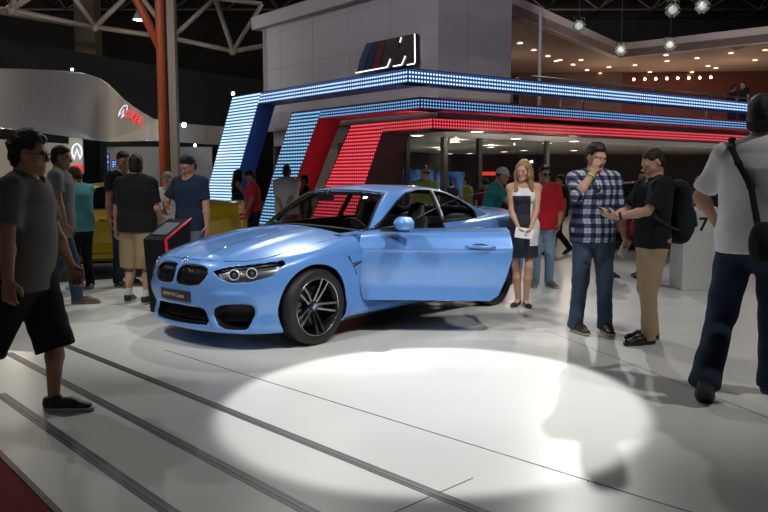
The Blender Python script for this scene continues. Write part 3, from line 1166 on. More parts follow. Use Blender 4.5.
# ---------------------------------------------------------------- cars
def tab(xs, ys, sig=.03, n=2400):
    xs, ys = np.array(xs, float), np.array(ys, float)
    if xs[0] > xs[-1]:
        xs, ys = xs[::-1], ys[::-1]
    h = np.diff(xs)
    d = np.diff(ys) / h
    m = np.zeros(len(xs))
    m[0], m[-1] = d[0], d[-1]
    for i in range(1, len(xs) - 1):
        m[i] = 0 if d[i - 1] * d[i] <= 0 else (h[i - 1] + h[i]) / (h[i - 1] / d[i - 1] + h[i] / d[i])
    X = np.linspace(xs[0] - .3, xs[-1] + .3, n)
    i = np.clip(np.searchsorted(xs, X) - 1, 0, len(h) - 1)
    t = (X - xs[i]) / h[i]
    tc = np.clip(t, 0, 1)
    Y = (2 * tc ** 3 - 3 * tc ** 2 + 1) * ys[i] + (tc ** 3 - 2 * tc ** 2 + tc) * h[i] * m[i] + (-2 * tc ** 3 + 3 * tc ** 2) * ys[i + 1] + (tc ** 3 - tc ** 2) * h[i] * m[i + 1]
    Y += np.where(t < 0, t * h[i] * m[0], 0) + np.where(t > 1, (t - 1) * h[i] * m[-1], 0)
    st = X[1] - X[0]
    k = int(max(1, 3 * sig / st))
    w = np.exp(-.5 * ((np.arange(-k, k + 1)) * st / sig) ** 2)
    Y = np.convolve(np.pad(Y, k, 'reflect', reflect_type='odd'), w / w.sum(), 'valid')
    return lambda x: np.interp(x, X, Y)


def poly_sd(x, y, poly, r=0.0):
    d = None
    ins = None
    n = len(poly)
    for i in range(n):
        ax, ay = poly[i]
        bx, by = poly[(i + 1) % n]
        ex, ey = bx - ax, by - ay
        wx, wy = x - ax, y - ay
        t = np.clip((wx * ex + wy * ey) / (ex * ex + ey * ey), 0, 1)
        q = (wx - ex * t) ** 2 + (wy - ey * t) ** 2
        d = q if d is None else np.minimum(d, q)
        c = ((ay <= y) & (by > y)) | ((by <= y) & (ay > y))
        xi = ax + (y - ay) * (ex / (ey if abs(ey) > 1e-9 else 1e-9))
        f = c & (x < xi)
        ins = f if ins is None else ins ^ f
    return np.where(ins, -np.sqrt(d), np.sqrt(d)) - r


WBASE = 2.812
Zc = tab([.95, .84, .78, .70, .6, .45, .3, 0, -.3, -.55, -.8, -1.5, -2.4, -2.75, -3.0, -3.3, -3.6, -3.78, -3.9],
         [.60, .69, .725, .762, .795, .838, .872, .922, .958, .982, .99, .99, 1.0, 1.06, 1.085, 1.085, 1.08, 1.085, 1.06], .03)
Zs = tab([.9, .6, .45, .3, 0, -.3, -.6, -1, -2, -2.6, -3.2, -3.7, -3.9], [.58, .665, .715, .762, .835, .885, .915, .935, .962, .985, .995, .985, .96], .05)
Wx = tab([.9, .6, .4, .2, 0, -.25, -.5, -.9, -1.6, -2.2, -2.5, -2.8, -3.1, -3.4, -3.7, -3.9], [.88, .905, .918, .930, .935, .928, .908, .893, .890, .905, .925, .936, .928, .905, .865, .83], .06)
Ws = tab([.1, .17, .24, .30, .36, .45, .55, .65, .74, .80, .86, .93, 1.0, 1.1, 1.4], [.10, .055, .018, .016, .022, .020, .009, .002, .0, .004, .03, .075, .13, .22, .5], .012)
F0 = tab([.1, .15, .20, .25, .32, .42, .52, .60, .67, .72, .77, .85, 1.0, 1.5], [.76, .80, .822, .815, .80, .825, .828, .815, .79, .755, .70, .6, .4, 0], .012)
Fc = tab([0, .15, .3, .45, .6, .7, .8, .87, .93, 1.1], [0, -.006, -.032, -.08, -.16, -.235, -.36, -.53, -.80, -1.9], .02)
R0 = tab([.1, .2, .35, .5, .7, .9, 1.0, 1.08, 1.3], [-3.66, -3.73, -3.79, -3.825, -3.835, -3.81, -3.80, -3.815, -3.7], .02)
Rc = tab([0, .3, .5, .65, .78, .86, .93, 1.1], [0, .012, .045, .10, .20, .33, .55, 1.4], .03)
Bz = tab([.9, .7, .4, 0, -2.8, -3.3, -3.6, -3.9], [.165, .15, .145, .15, .16, .20, .24, .27], .05)
Gz = tab([-.2, -.30, -.42, -.7, -1.0, -1.2, -1.35, -1.6, -1.85, -2.1, -2.3, -2.6, -2.9, -3.1, -3.3], [.86, .915, .965, 1.107, 1.25, 1.325, 1.356, 1.380, 1.381, 1.362, 1.325, 1.235, 1.125, 1.05, .97], .035)
Gy = tab([.85, .93, .97, 1.05, 1.15, 1.25, 1.32, 1.37, 1.45], [.85, .825, .808, .768, .712, .648, .595, .545, .44], .02)
Gx = tab([-.2, -.6, -1.0, -1.6, -2.0, -2.4, -2.7, -3.0, -3.3], [.975, .99, 1.0, 1.0, .99, .96, .915, .85, .76], .06)
FC = .0


def car_low(X, Y, Z):
    """outer skin of the lower body"""
    A = np.abs(Y)
    zc, zs = Zc(X), Zs(X)
    q = np.clip(A / .80, 0, 1.3) ** 2.3
    dome = .013 * (np.tanh((A - .20) / .03) - np.tanh((A - .44) / .03)) * .5 * np.clip((X + .6) / .4, 0, 1) * np.clip((.9 - X) / .3, 0, 1)
    f = (Z - (zc + (zs - zc) * q + dome)) * .93
    r1 = np.hypot(X, Z - .335)
    r2 = np.hypot(X + WBASE, Z - .335)
    fl = .016 * (np.exp(-((r1 - .39) / .045) ** 2) + np.exp(-((r2 - .39) / .045) ** 2))
    mid = np.exp(-((X + 1.3) / .75) ** 4)
    sec = Ws(Z) + mid * (.014 * np.exp(-((Z - .47) / .12) ** 2) - .010 * np.exp(-((Z - .80) / .022) ** 2) - .02 * np.exp(-((Z - .22) / .05) ** 2))
    s = A - (Wx(X) - sec + fl)
    f = smax(f, s, .05)
    # nose: bumper shelf and blades
    shelf = .022 * np.exp(-((Z - .475) / .035) ** 2) * np.exp(-((A - .60) / .16) ** 4)
    ridge = .011 * np.exp(-((poly_sd(A, Z, OUTI) - .034) / .016) ** 2) + .006 * np.exp(-((poly_sd(A, Z, LOWI) - .03) / .014) ** 2)
    fr = (X - (F0(Z) + Fc(A) + shelf + ridge)) / np.sqrt(1 + (np.clip((A - .45) / .45, 0, 1) * 3.2) ** 2)
    f = smax(f, fr, .055)
    re = ((R0(Z) + Rc(A)) - X) / np.sqrt(1 + (np.clip((A - .5) / .4, 0, 1) * 2.5) ** 2)
    f = smax(f, re, .05)
    f = smax(f, (Bz(X) - Z), .02)
    return f


GSH = .06


def xeff(X, Y):
    X = X + GSH
    return X + .62 * Y * Y * np.clip((-X - .0) * -1 + 1.5, 0, 1) - .22 * Y * Y * np.clip((-X - 1.9) / .6, 0, 1)


def car_top(X, Y, Z):
    """outer skin of the glasshouse"""
    A = np.abs(Y)
    f = (Z - (Gz(xeff(X, Y)) - .03 * (A / .55) ** 2.2)) * .86
    f = smax(f, (A - Gy(Z) * Gx(X)) * .9, .045)
    return smax(f, .90 - Z, .01)


DLO = [(-.91, .972), (-1.12, 1.085), (-1.36, 1.205), (-1.56, 1.282), (-1.78, 1.322), (-2.01, 1.318), (-2.26, 1.275), (-2.48, 1.195), (-2.66, 1.085), (-2.69, 1.045), (-2.62, 1.018), (-2.0, 1.0)]
DOORP = [(-.585, 1.00), (-.575, .62), (-.585, .42), (-.61, .318), (-1.79, .318), (-1.87, .37), (-1.935, .52), (-1.985, .70), (-1.995, .82), (-1.955, 1.06)]
KID = [(.035, .575), (.06, .553), (.275, .553), (.335, .60), (.355, .655), (.30, .702), (.06, .702), (.035, .68)]
LOWI = [(0, .35), (.29, .345), (.325, .335), (.375, .25), (.36, .228), (0, .222)]
OUTI = [(.42, .33), (.51, .385), (.705, .398), (.72, .36), (.69, .215), (.66, .197), (.50, .205)]


def chaikin(P, n=1):
    for _ in range(n):
        Q = []
        for i in range(len(P)):
            a, b = P[i], P[(i + 1) % len(P)]
            Q += [(a[0] * .75 + b[0] * .25, a[1] * .75 + b[1] * .25), (a[0] * .25 + b[0] * .75, a[1] * .25 + b[1] * .75)]
        P = Q
    return P


KID = chaikin([(.03, .572), (.055, .55), (.285, .548), (.345, .60), (.37, .66), (.305, .706), (.055, .706), (.03, .68)], 2)
OUTI = chaikin(OUTI, 1)
HLA = math.radians(38)
HL = [(.262, .668), (.369, .697), (.478, .710), (.657, .728), (.824, .747), (.838, .725), (.746, .640), (.569, .596), (.413, .590), (.318, .625)]


def hl_s(X, Y):
    return np.abs(Y) * math.cos(HLA) - (X - .60) * math.sin(HLA)


def car_fields(hero):
    cuts = {}

    def solid(X, Y, Z):
        A = np.abs(Y)
        lo = car_low(X, Y, Z)
        g = car_top(X, Y, Z)
        f = smin(lo, g, .018)
        # arches
        for xw in (0, -WBASE):
            r = np.hypot(X - xw, Z - .335) - .372
            f = smax(f, -np.maximum(r, .58 - A), .008)
        # nose openings
        for P, r, dp in ((KID, .008, .05), (LOWI, .012, .09), (OUTI, .012, .09)):
            f = smax(f, -np.maximum(np.maximum(poly_sd(A, Z, P, r), -(lo + dp)), .35 - X), .006)
        f = smax(f, -np.maximum(np.maximum(poly_sd(hl_s(X, Y), Z, HL, .006), -(lo + .055)), .0 - X), .004)
        # cabin
        box = np.maximum(np.maximum(np.abs(X + 1.62) - 1.08, A - np.interp(X, [-1.05, -.95], [.735, .66])), np.maximum(.28 - Z, Z - 1.06))
        cav = np.minimum(np.maximum(g + .034, .90 - Z), box)
        cav = np.where(X < -2.72, np.maximum(g + .034, .98 - Z), cav)
        f = smax(f, -cav, .006)
        xe = xeff(X, Y)
        gs = Gy(Z) * Gx(X)
        ws = np.maximum(np.maximum((xe + .495) * .8, (-1.175 - xe) * .8), np.maximum(A - (gs - .075), .955 - Z))
        rw = np.maximum(np.maximum((xe + 2.36) * .8, (-2.90 - xe) * .8), A - (gs - .10))
        f = smax(f, -np.maximum(np.minimum(ws, rw), -(g + .08)), .004)
        sw = np.maximum(poly_sd(X, Z, DLO, 0), .35 - A)
        bp = np.abs(X + 1.985 + (Z - 1.0) * .12) - .03
        f = smax(f, -np.maximum(sw, -bp), .004)
        if hero:
            dd = np.maximum(np.maximum(poly_sd(X, Z, DOORP, .004), np.interp(X, [-1.05, -.95], [.60, .745]) - Y), Z - np.interp(X, [-2.05, -.5], [.995, .965]))
            f = smax(f, -dd, .003)
        return f

    def door(X, Y, Z):
        lo = car_low(X, Y, Z)
        f = np.maximum(lo, -(lo + .075))
        f = smax(f, poly_sd(X, Z, DOORP, -.002), .008)
        f = smax(f, Z - np.interp(X, [-2.05, -.5], [.988, .957]), .01)
        return np.maximum(f, .5 - Y)
    return solid, door


def field_mesh(fn, lo, hi, h, proj=2):
    ax = [np.arange(lo[i], hi[i] + h, h, dtype=np.float32) for i in range(3)]
    Y, Z = ax[1][None, :, None], ax[2][None, None, :]
    parts = []
    n = 60
    for i in range(0, len(ax[0]), n):
        parts.append(fn(ax[0][i:i + n][:, None, None], Y, Z).astype(np.float32))
    F = np.concatenate(parts)
    V, Q = surface_nets(F, np.array([a[0] for a in ax], float), h)

    def fp(P):
        return fn(P[:, 0], P[:, 1], P[:, 2])

    def grad(P, e=.0022):
        return np.stack([(fp(P + d) - fp(P - d)) / (2 * e) for d in np.eye(3) * e], 1)
    for _ in range(proj):
        g = grad(V)
        st = (fp(V) / np.maximum((g * g).sum(1), .2))[:, None] * g
        ln = np.linalg.norm(st, axis=1, keepdims=True)
        V = V - st * np.minimum(1, h * .7 / np.maximum(ln, 1e-9))
    g = grad(V, .003)
    N = g / np.maximum(np.linalg.norm(g, axis=1, keepdims=True), 1e-9)
    # where the gradient is unreliable fall back on the mesh itself
    Nm = vnormals(V, Q)
    bad = (N * Nm).sum(1) < .6
    N[bad] = Nm[bad]
    return V, Q, N


def submesh(V, Q, keep, N=None):
    Q = Q[keep]
    u, inv = np.unique(Q, return_inverse=True)
    return V[u], inv.reshape(Q.shape), (N[u] if N is not None else None)


def wheel(car, x, y, sgn, paint, steer=0.0):
    """axis along y; outer face towards sgn*y"""
    R = Matrix.Rotation(-PI / 2 * sgn, 3, 'X')   # local z -> sgn*y
    w = empty('wheel', (x, y, .335))
    w.parent = car
    w.rotation_euler = (0, 0, steer)
    t = MB().lathe([(.235, -.12), (.262, -.13), (.300, -.132), (.322, -.122), (.333, -.10), (.335, -.05), (.335, .05), (.333, .10), (.322, .122), (.300, .132), (.262, .130), (.245, .122), (.240, .10)], 64, (0, 0, 0), R)
    t.build('tyre', mat('tyre_rubber', (.012, .012, .013), .55, bump=.2, bscale=120), w)
    dark = mat('wheel_grey', (.035, .036, .04), .32, metal=.85)
    pol = mat('wheel_polished', (.42, .42, .44), .22, metal=1.0)
    r = MB().lathe([(.245, .124), (.252, .120), (.250, .108), (.238, .095), (.222, .06), (.215, -.08), (.225, -.12)], 64, (0, 0, 0), R)
    rim = r.build('rim', dark, w)
    MB().lathe([(.252, .1215), (.2535, .126), (.247, .1275), (.2425, .122), (.2425, .112)], 64, (0, 0, 0), R).build('rim_edge', pol, rim)
    sp = MB()
    fc = MB()
    for k in range(5):
        a0 = 2 * PI * k / 5 + PI / 2 + .2
        for s in (-1, 1):
            def P(rad, off, z):
                a = a0
                return R @ Vector((rad * math.cos(a) - off * s * math.sin(a), rad * math.sin(a) + off * s * math.cos(a), z))
            prof = [(.035, .014, .062, .018), (.10, .024, .080, .013), (.17, .031, .098, .0125), (.242, .038, .108, .014)]
            base, top, face = [], [], []
            sec = []
            for rad, off, z, hw in prof:
                sec.append([P(rad, off - hw, z - .035), P(rad, off + hw, z - .035), P(rad, off + hw, z - .004), P(rad, off + hw * .7, z), P(rad, off - hw * .7, z), P(rad, off - hw, z - .004)])
            V = [q for g in sec for q in g]
            F = []
            for i in range(3):
                for j in range(6):
                    F.append((i * 6 + j, i * 6 + (j + 1) % 6, (i + 1) * 6 + (j + 1) % 6, (i + 1) * 6 + j))
            F += [tuple(range(5, -1, -1)), tuple(range(18, 24))]
            sp.add(V, F)
            V2 = []
            for rad, off, z, hw in prof:
                V2 += [P(rad, off - hw * .62, z + .001), P(rad, off + hw * .62, z + .001), P(rad, off + hw * .62, z + .003), P(rad, off - hw * .62, z + .003)]
            F2 = []
            for i in range(3):
                for j in range(4):
                    F2.append((i * 4 + j, i * 4 + (j + 1) % 4, (i + 1) * 4 + (j + 1) % 4, (i + 1) * 4 + j))
            F2 += [(3, 2, 1, 0), (12, 13, 14, 15)]
            fc.add(V2, F2)
    so = sp.build('spokes', dark, w)
    fc.build('spoke_faces', pol, so)
    hub = MB().lathe([(0, .076), (.034, .076), (.044, .070), (.062, .058), (.07, .02)], 32, (0, 0, 0), R).build('hub', dark, w)
    roundel(R @ Vector((0, 0, .077)), R, .031, hub)
    MB().lathe([(.02, .0), (.185, .0), (.188, -.005), (.188, -.028), (.185, -.033), (.02, -.033)], 48, (0, 0, 0), R).build('brake_disc', mat('disc_steel', (.25, .25, .26), .3, metal=.9), w)
    cb = MB()
    for a in np.linspace(-.55, .55, 7):
        b = a + (PI if sgn * x < 0 else 0) * 0
        cb.box(R @ Vector((.165 * math.cos(b), .165 * math.sin(b), -.005)), (.06, .085, .042), R=R @ Matrix.Rotation(b, 3, 'Z'))
    cb.build('brake_caliper', mat('caliper_blue', (.01, .08, .42), .35, coat=.4), w)
    return w


def roundel(c, R, r, parent, ext=.003):
    """round badge: dark ring, four quarters white and blue"""
    c = Vector(c)
    o = MB().lathe([(0, 0), (r, 0), (r, ext), (r * .95, ext * 1.4), (0, ext * 1.4)], 32, c, R).build('roundel', mat('badge_ring', (.02, .02, .022), .3), parent)
    MB().lathe([(r * .95, ext * 1.2), (r * 1.03, ext * 1.2), (r * 1.03, ext * 1.8), (r * .95, ext * 1.8)], 32, c, R, True).build('badge_rim', mat('chrome', (.8, .8, .82), .08, metal=1), o)
    for nm, m, st in (('badge_white', mat('badge_white', (.75, .76, .78), .25), 0), ('badge_blue', mat('badge_blue', (.03, .2, .6), .25), 1)):
        b = MB()
        for k in (st, st + 2):
            a = [k * PI / 2 + t * PI / 16 for t in range(9)]
            pts = [Vector((0, 0, 0))] + [Vector((math.cos(t) * r * .62, math.sin(t) * r * .62, 0)) for t in a]
            b.prism([c + R @ (p + Vector((0, 0, ext))) for p in pts], [c + R @ (p + Vector((0, 0, ext * 2))) for p in pts])
        b.build(nm, m, o)
    return o


def make_car(name, loc, heading, paint, hero, h, label, group=None, doorang=0.0, flip_z=0):
    car = empty(name, loc, math.radians(heading))
    tag(car, label, 'car', group)
    solid, doorf = car_fields(hero)
    V, Q, N = field_mesh(solid, (-3.92, -1.0, .10), (.90, 1.0, 1.43), h)
    body = mesh_np('body', V, Q, paint, car, True, N)
    blk = mat('car_black', (.008, .008, .009), .45)
    body.data.materials.append(blk)
    inn = mat('cabin_trim', (.012, .012, .013), .6)
    body.data.materials.append(inn)
    cen = V[Q].mean(1)
    cx, cy, cz = cen[:, 0], cen[:, 1], cen[:, 2]
    fo = np.minimum(car_low(cx, cy, cz), car_top(cx, cy, cz))
    ca = np.abs(cy)
    mi = np.zeros(len(Q), np.int32)
    nose = (cx > .2) & (fo < -.005)
    arch = (fo < -.012) & ((np.hypot(cx, cz - .335) < .40) | (np.hypot(cx + WBASE, cz - .335) < .40))
    mi[nose | arch | ((cx < .3) & (cz < .19) & (N[Q].mean(1)[:, 2] < -.5))] = 1
    cab = (fo < -.018) & (cx < -.3) & ~arch
    cab &= ~((hero) & (cy > .6) & (cx > -1.02) & (cz > .3))
    cab &= ~((hero) & (cy > .6) & (cx > -.64) & (cz < .96) & (cz > .30) & (fo > -.03))
    mi[cab] = 2
    frame = (car_top(cx, cy, cz) < -.004) & (cx < -.4) & (cz > .985)
    mi[frame] = 2
    if not hero:
        mi[(poly_sd(cx, cz, DLO, .022) < 0) & (cz > .95) & (ca > .5)] = 1
    else:
        mi[(poly_sd(cx, cz, DLO, .022) < 0) & (cz > .96) & (ca > .5)] = 1
    body.data.materials.append(mat('lamp_housing', (.35, .35, .37), .3, metal=.8))
    mi[(fo < -.012) & (poly_sd(hl_s(cx, cy), cz, HL, .004) < 0) & (cx > 0) & (fo > -.07)] = 3
    body.data.polygons.foreach_set('material_index', mi)
    # glass
    Vg, Qg, Ng = field_mesh(lambda X, Y, Z: car_top(X, Y, Z) + .007, (-3.4, -.9, .9), (-.1, .9, 1.43), max(h, .012))
    c = Vg[Qg].mean(1)
    xe = xeff(c[:, 0], c[:, 1])
    ga = np.abs(c[:, 1])
    gs = Gy(c[:, 2]) * Gx(c[:, 0])
    wind = glass_mat('windscreen_glass', (.78, .80, .80), 1.0)
    tint = glass_mat('side_glass', (.80, .83, .83), 1.0)
    up = Ng[Qg].mean(1)
    sel = (xe < -.42) & (xe > -1.21) & (ga < gs - .055) & (c[:, 2] > .935)
    v, q, n = submesh(Vg, Qg, sel, Ng)
    mesh_np('windscreen', v, q, wind, car, True, n)
    sel = (xe < -2.33) & (xe > -2.93) & (ga < gs - .08) & (c[:, 2] > .95)
    v, q, n = submesh(Vg, Qg, sel, Ng)
    mesh_np('rear_window', v, q, wind, car, True, n)
    pd = poly_sd(c[:, 0], c[:, 2], DLO, .012)
    bx = c[:, 0] + 1.985 + (c[:, 2] - 1.0) * .12
    door_l = None
    for s in (-1, 1):
        on = (c[:, 1] * s > .4) & (pd < 0)
        v, q, n = submesh(Vg, Qg, on & (bx < -.015), Ng)
        mesh_np('quarter_window', v, q, tint, car, True, n)
        v, q, n = submesh(Vg, Qg, on & (bx > .015), Ng)
        if s > 0 and hero:
            door_l = (v, q, n)
        else:
            mesh_np('door_window', v, q, tint, car, True, n)
        # chrome-dark strip on the centre post
        P = [(-1.985 - (z - 1.0) * .12, s * (Gy(z) * Gx(-1.96) + .0), z) for z in np.linspace(1.0, 1.31, 8)]
        MB().tube(P, .010, 6).build('window_trim', mat('trim_satin', (.30, .31, .33), .35, metal=.7), car)
    # dark seal round the windscreen
    def gz_at(x, y):
        return float(Gz(xeff(np.array(x), np.array(y))) - .03 * (abs(y) / .55) ** 2.2)

    def x_of(xe_, y):
        a, b = xe_ - .6, xe_ + .2
        for _ in range(40):
            m_ = (a + b) / 2
            if xeff(np.array(m_), np.array(y)) < xe_:
                a = m_
            else:
                b = m_
        return (a + b) / 2
    seal = mat('window_seal', (.006, .006, .007), .5)
    ring = []
    ys = np.linspace(-1, 1, 25)
    for y in ys * .715:
        x = x_of(-.475, y)
        ring.append((x, y, gz_at(x, y) + .002))
    top = []
    for t_ in np.linspace(-.475, -1.19, 16)[1:]:
        y = .70
        for _ in range(12):
            x = x_of(t_, y)
            z = gz_at(x, y)
            y = float(Gy(z) * Gx(x)) - .068
        top.append((x, y, z + .002))
    head = []
    for y in np.linspace(top[-1][1], -top[-1][1], 13)[1:-1]:
        x = x_of(-1.19, y)
        head.append((x, y, gz_at(x, y) + .001))
    loop = ring + top + head + [(a_, -b_, c_) for a_, b_, c_ in top[::-1]] + [ring[0]]
    MB().tube(loop, .011, 6, False).build('windscreen_seal', seal, car)
    # lights
    lens_m = glass_mat('lamp_glass', (.85, .87, .9), 1.0)
    for s in (-1, 1):
        Vl, Ql, Nl = field_mesh(lambda X, Y, Z: car_low(X, Y, Z) + .002, (-.05, min(s * .3, s * .98), .58), (.85, max(s * .3, s * .98), .82), min(h, .01))
        c = Vl[Ql].mean(1)
        sel = (poly_sd(hl_s(c[:, 0], c[:, 1]), c[:, 2], HL, .008) < 0) & (c[:, 0] > 0) & (c[:, 1] * s > .3) & (Nl[Ql].mean(1)[:, 0] * .6 + Nl[Ql].mean(1)[:, 1] * s * .5 > .2)
        hl = empty('headlight')
        hl.parent = car
        v, q, n = submesh(Vl, Ql, sel, Nl)
        mesh_np('lens', v, q, lens_m, hl, True, n)
        ca_, sa_ = math.cos(HLA), math.sin(HLA)
        for si, zi, rr in ((.435, .645, .043), (.585, .660, .043)):
            # where the bowl sits: step in from the skin along the lamp's own axis
            dx, dy = ca_, sa_
            px, py = .60 - si * sa_, si * ca_
            tt = np.linspace(-.5, .9, 400)
            fv = car_low(px + dx * tt, py + dy * tt, np.full(400, zi))
            t0 = tt[np.nonzero(fv < 0)[0][-1]] - .045
            cc = Vector((px + dx * t0, (py + dy * t0) * s, zi))
            Rl = frame3((0, 0, 1), (dx, dy * s, 0))
            MB().lathe([(rr, .018), (rr * 1.0, .010), (rr * .8, -.002), (rr * .5, -.008), (0, -.010)], 24, cc, Rl).build('reflector', mat('lamp_reflector', (.5, .5, .52), .15, metal=1), hl)
            MB().lathe([(rr * .92, .018), (rr * 1.08, .018), (rr * 1.08, .026), (rr * .92, .026)], 28, cc, Rl, True).build('light_ring', emitter('lamp_ring', (.8, .85, .9), .15), hl)
            MB().lathe([(0, .022), (rr * .3, .019), (rr * .46, .008), (rr * .48, -.004)], 20, cc, Rl).build('projector', mat('projector_lens', (.25, .27, .3), .05, metal=.6), hl)
        b = MB()
        pts = []
        for si, zi in ((.33, .678), (.45, .697), (.62, .712), (.79, .732)):
            tt = np.linspace(-.5, .9, 400)
            px, py = .60 - si * sa_, si * ca_
            fv = car_low(px + ca_ * tt, py + sa_ * tt, np.full(400, zi))
            t0 = tt[np.nonzero(fv < 0)[0][-1]] - .012
            pts.append((px + ca_ * t0, (py + sa_ * t0) * s, zi))
        b.tube(pts, .006, 6).build('brow_strip', mat('chrome', (.8, .8, .82), .08, metal=1), hl)
        # tail lamp
        b = MB()
        for z in (.80, .86):
            pts = []
            for y in np.linspace(.42, .72, 10):
                tt = np.linspace(-3.9, -3.0, 400)
                fv = car_low(tt, np.full(400, y), np.full(400, z))
                pts.append((tt[np.nonzero(fv < 0)[0][0]] - .004, y * s, z))
            b.tube(pts, .024, 8)
        b.build('tail_light', mat('tail_red', (.35, .005, .008), .15, coat=.5), car)
    # grilles
    chrome = mat('chrome', (.8, .8, .82), .08, metal=1)

    def fx(y, z):
        tt = np.linspace(.2, .95, 500)
        fv = car_low(tt, np.full(500, abs(y)), np.full(500, z))
        return tt[np.nonzero(fv < 0)[0][-1]]
    for s in (-1, 1):
        gr = empty('kidney_grille')
        gr.parent = car
        b = MB()
        for k in range(9):
            y = .05 + k * .03
            zt, zb = .70 - max(0, (y - .26)) * .6, .572 + max(0, y - .26) * .6
            b.tube([(fx(y, zt) - .022, s * y, zt), (fx(y, .64) - .016, s * y, .64), (fx(y, zb) - .022, s * y, zb)], .006, 6)
        b.build('grille_bars', mat('gloss_black', (.01, .01, .011), .2), gr)
        # frame
        rp = []
        ny = len(KID)
        for i in range(ny):
            a, b2 = KID[i], KID[(i + 1) % ny]
            for t in (0,):
                y, z = a[0] + (b2[0] - a[0]) * t, a[1] + (b2[1] - a[1]) * t
                cy_, cz_ = .175, .635
                y, z = cy_ + (y - cy_) * 1.04, cz_ + (z - cz_) * 1.09
                rp.append((fx(y, z) - .001, s * y, z))
        rp.append(rp[0])
        MB().tube(rp, .0065, 8, False).build('grille_surround', chrome, gr)
    mesh_m = mat('intake_mesh', (.006, .006, .006), .7)
    b = MB()
    for k in range(6):
        z = .225 + k * .028
        b.tube([(fx(y, z) - .06, y, z) for y in np.linspace(-.40, .40, 17)], .005, 5)
    for k in range(15):
        y = -.38 + k * .76 / 14
        b.tube([(fx(y, z) - .06, y, z) for z in (.215, .29, .36)], .004, 5)
    b.build('lower_grille', mesh_m, car)
    # plate
    pb = MB()
    zt, zb, hw = .492, .402, .215
    X0 = .842
    pl = empty('number_plate', (0, 0, 0))
    pl.parent = car
    pts = [(y, z) for y in np.linspace(-hw, hw, 9) for z in (zb, zt)]
    Vp = [(fx(y, z) + .006, y, z) for y, z in pts] + [(fx(y, z) + .014, y, z) for y, z in pts]
    Fp = []
    for i in range(8):
        a = i * 2
        Fp += [(18 + a, 18 + a + 2, 18 + a + 3, 18 + a + 1), (a, a + 1, a + 3, a + 2), (a, a + 2, a + 20, a + 18), (a + 1, a + 19, a + 21, a + 3)]
    Fp += [(0, 18, 19, 1), (16, 17, 35, 34)]
    pb.add(Vp, Fp).build('plate', mat('plate_dark', (.035, .03, .03), .35), pl)
    if hero:
        text('lettering', 'BMW M4 Coupé', .045, mat('plate_letter', (.5, .42, .36), .4), (fx(0, .447) + .0155, 0, .447), frame3((0, 1, 0), (1, 0, 0)), None, .001).parent = pl
        for s in (-1, 1):   # plate edge strips
            pass
        text('badge_letter', 'M4', .04, chrome, (fx(.2, .65) + .004, .20, .655), frame3((0, 1, 0), (1, .1, 0)), None, .003).parent = pl.parent
    zb = .735
    roundel((fx(0, zb) - .004, 0, zb), frame3((0, 1, .0), (.72, 0, .69)), .041, car)
    # panel gaps: thin dark lines lying on the skin
    gap = mat('panel_gap_dark', (.008, .012, .02), .8)

    def skin_y(x, z):
        t = np.linspace(.4, 1.0, 300)
        fv = car_low(np.full(300, x), t, np.full(300, z))
        i = np.nonzero(fv < 0)[0]
        return t[i[-1]] if len(i) else .6

    def skin_z(x, y):
        t = np.linspace(.5, 1.15, 300)
        fv = car_low(np.full(300, x), np.full(300, y), t)
        i = np.nonzero(fv < 0)[0]
        return t[i[-1]] if len(i) else .6
    for s in (-1, 1):
        pts = [(x, y * s, skin_z(x, y) + .0005) for x, y in ((.705, .0), (.70, .15), (.675, .3), (.62, .45), (.53, .58), (.43, .66), (.3, .705), (.1, .735), (-.2, .755), (-.5, .765), (-.68, .76))]
        MB().tube(pts, .0042, 5).build('bonnet_gap', gap, car)
        if not (hero and s > 0):
            dp = [(x, s * (skin_y(x, z) + .0005), z) for x, z in ((-.59, .95), (-.575, .8), (-.575, .6), (-.585, .4), (-.61, .318), (-1.2, .318), (-1.79, .318), (-1.87, .37), (-1.935, .52), (-1.985, .7), (-1.995, .82), (-1.96, .98))]
            MB().tube(dp, .0045, 5).build('door_gap', gap, car)
        # side vent
        vp = [(-.378, .75), (-.405, .75), (-.447, .678), (-.54, .692), (-.575, .69), (-.57, .672), (-.468, .645), (-.505, .575), (-.525, .565), (-.455, .66)]
        base = [(x, s * (skin_y(x, z) - .004), z) for x, z in vp]
        top = [(x, s * (skin_y(x, z) + .003), z) for x, z in vp]
        sv = MB().prism(base, top).build('side_vent', blk, car)
        MB().tube([(x, s * (skin_y(x, z) + .004), z) for x, z in ((-.45, .668), (-.51, .68), (-.57, .684))], .005, 6).build('vent_trim', chrome, sv)
        if not hero:
            mirror(car, s, paint, blk)
        if not (hero and s > 0):
            handle(car, s, paint, skin_y)
    # interior
    sm = mat('seat_leather', (.02, .02, .022), .5, bump=.1)
    for s in (-1, 1):
        for xs, zz in ((-1.62, 0),) + (((-2.45, .02),) if True else ()):
            st = [(Seg((xs + .25, s * .36, .50 + zz), (xs - .18, s * .36, .46 + zz), (.24, .085), (.24, .09), (0, 1, 0)), '+', .05),
                  (Seg((xs - .22, s * .36, .50 + zz), (xs - .40, s * .36, .98), (.24, .08), (.20, .06), (0, 1, 0)), '+', .06)]
            if zz == 0:
                st.append((Seg((xs - .41, s * .36, 1.03), (xs - .45, s * .36, 1.14), (.12, .05), (.11, .045), (0, 1, 0)), '+', .03))
            vv, qq = sdf_mesh(st, .022)
            mesh_np('seat', vv, qq, sm, car)
    db = MB().prism([(-.45, y, z) for y, z in ((-.73, .5), (.73, .5), (.73, .93), (-.73, .93))], [(-.95, y, z) for y, z in ((-.73, .6), (.73, .6), (.73, .90), (-.73, .90))])
    db.build('dashboard', inn, car)
    Rw = frame3((0, 1, 0), (-.9, 0, .4))
    sw = MB()
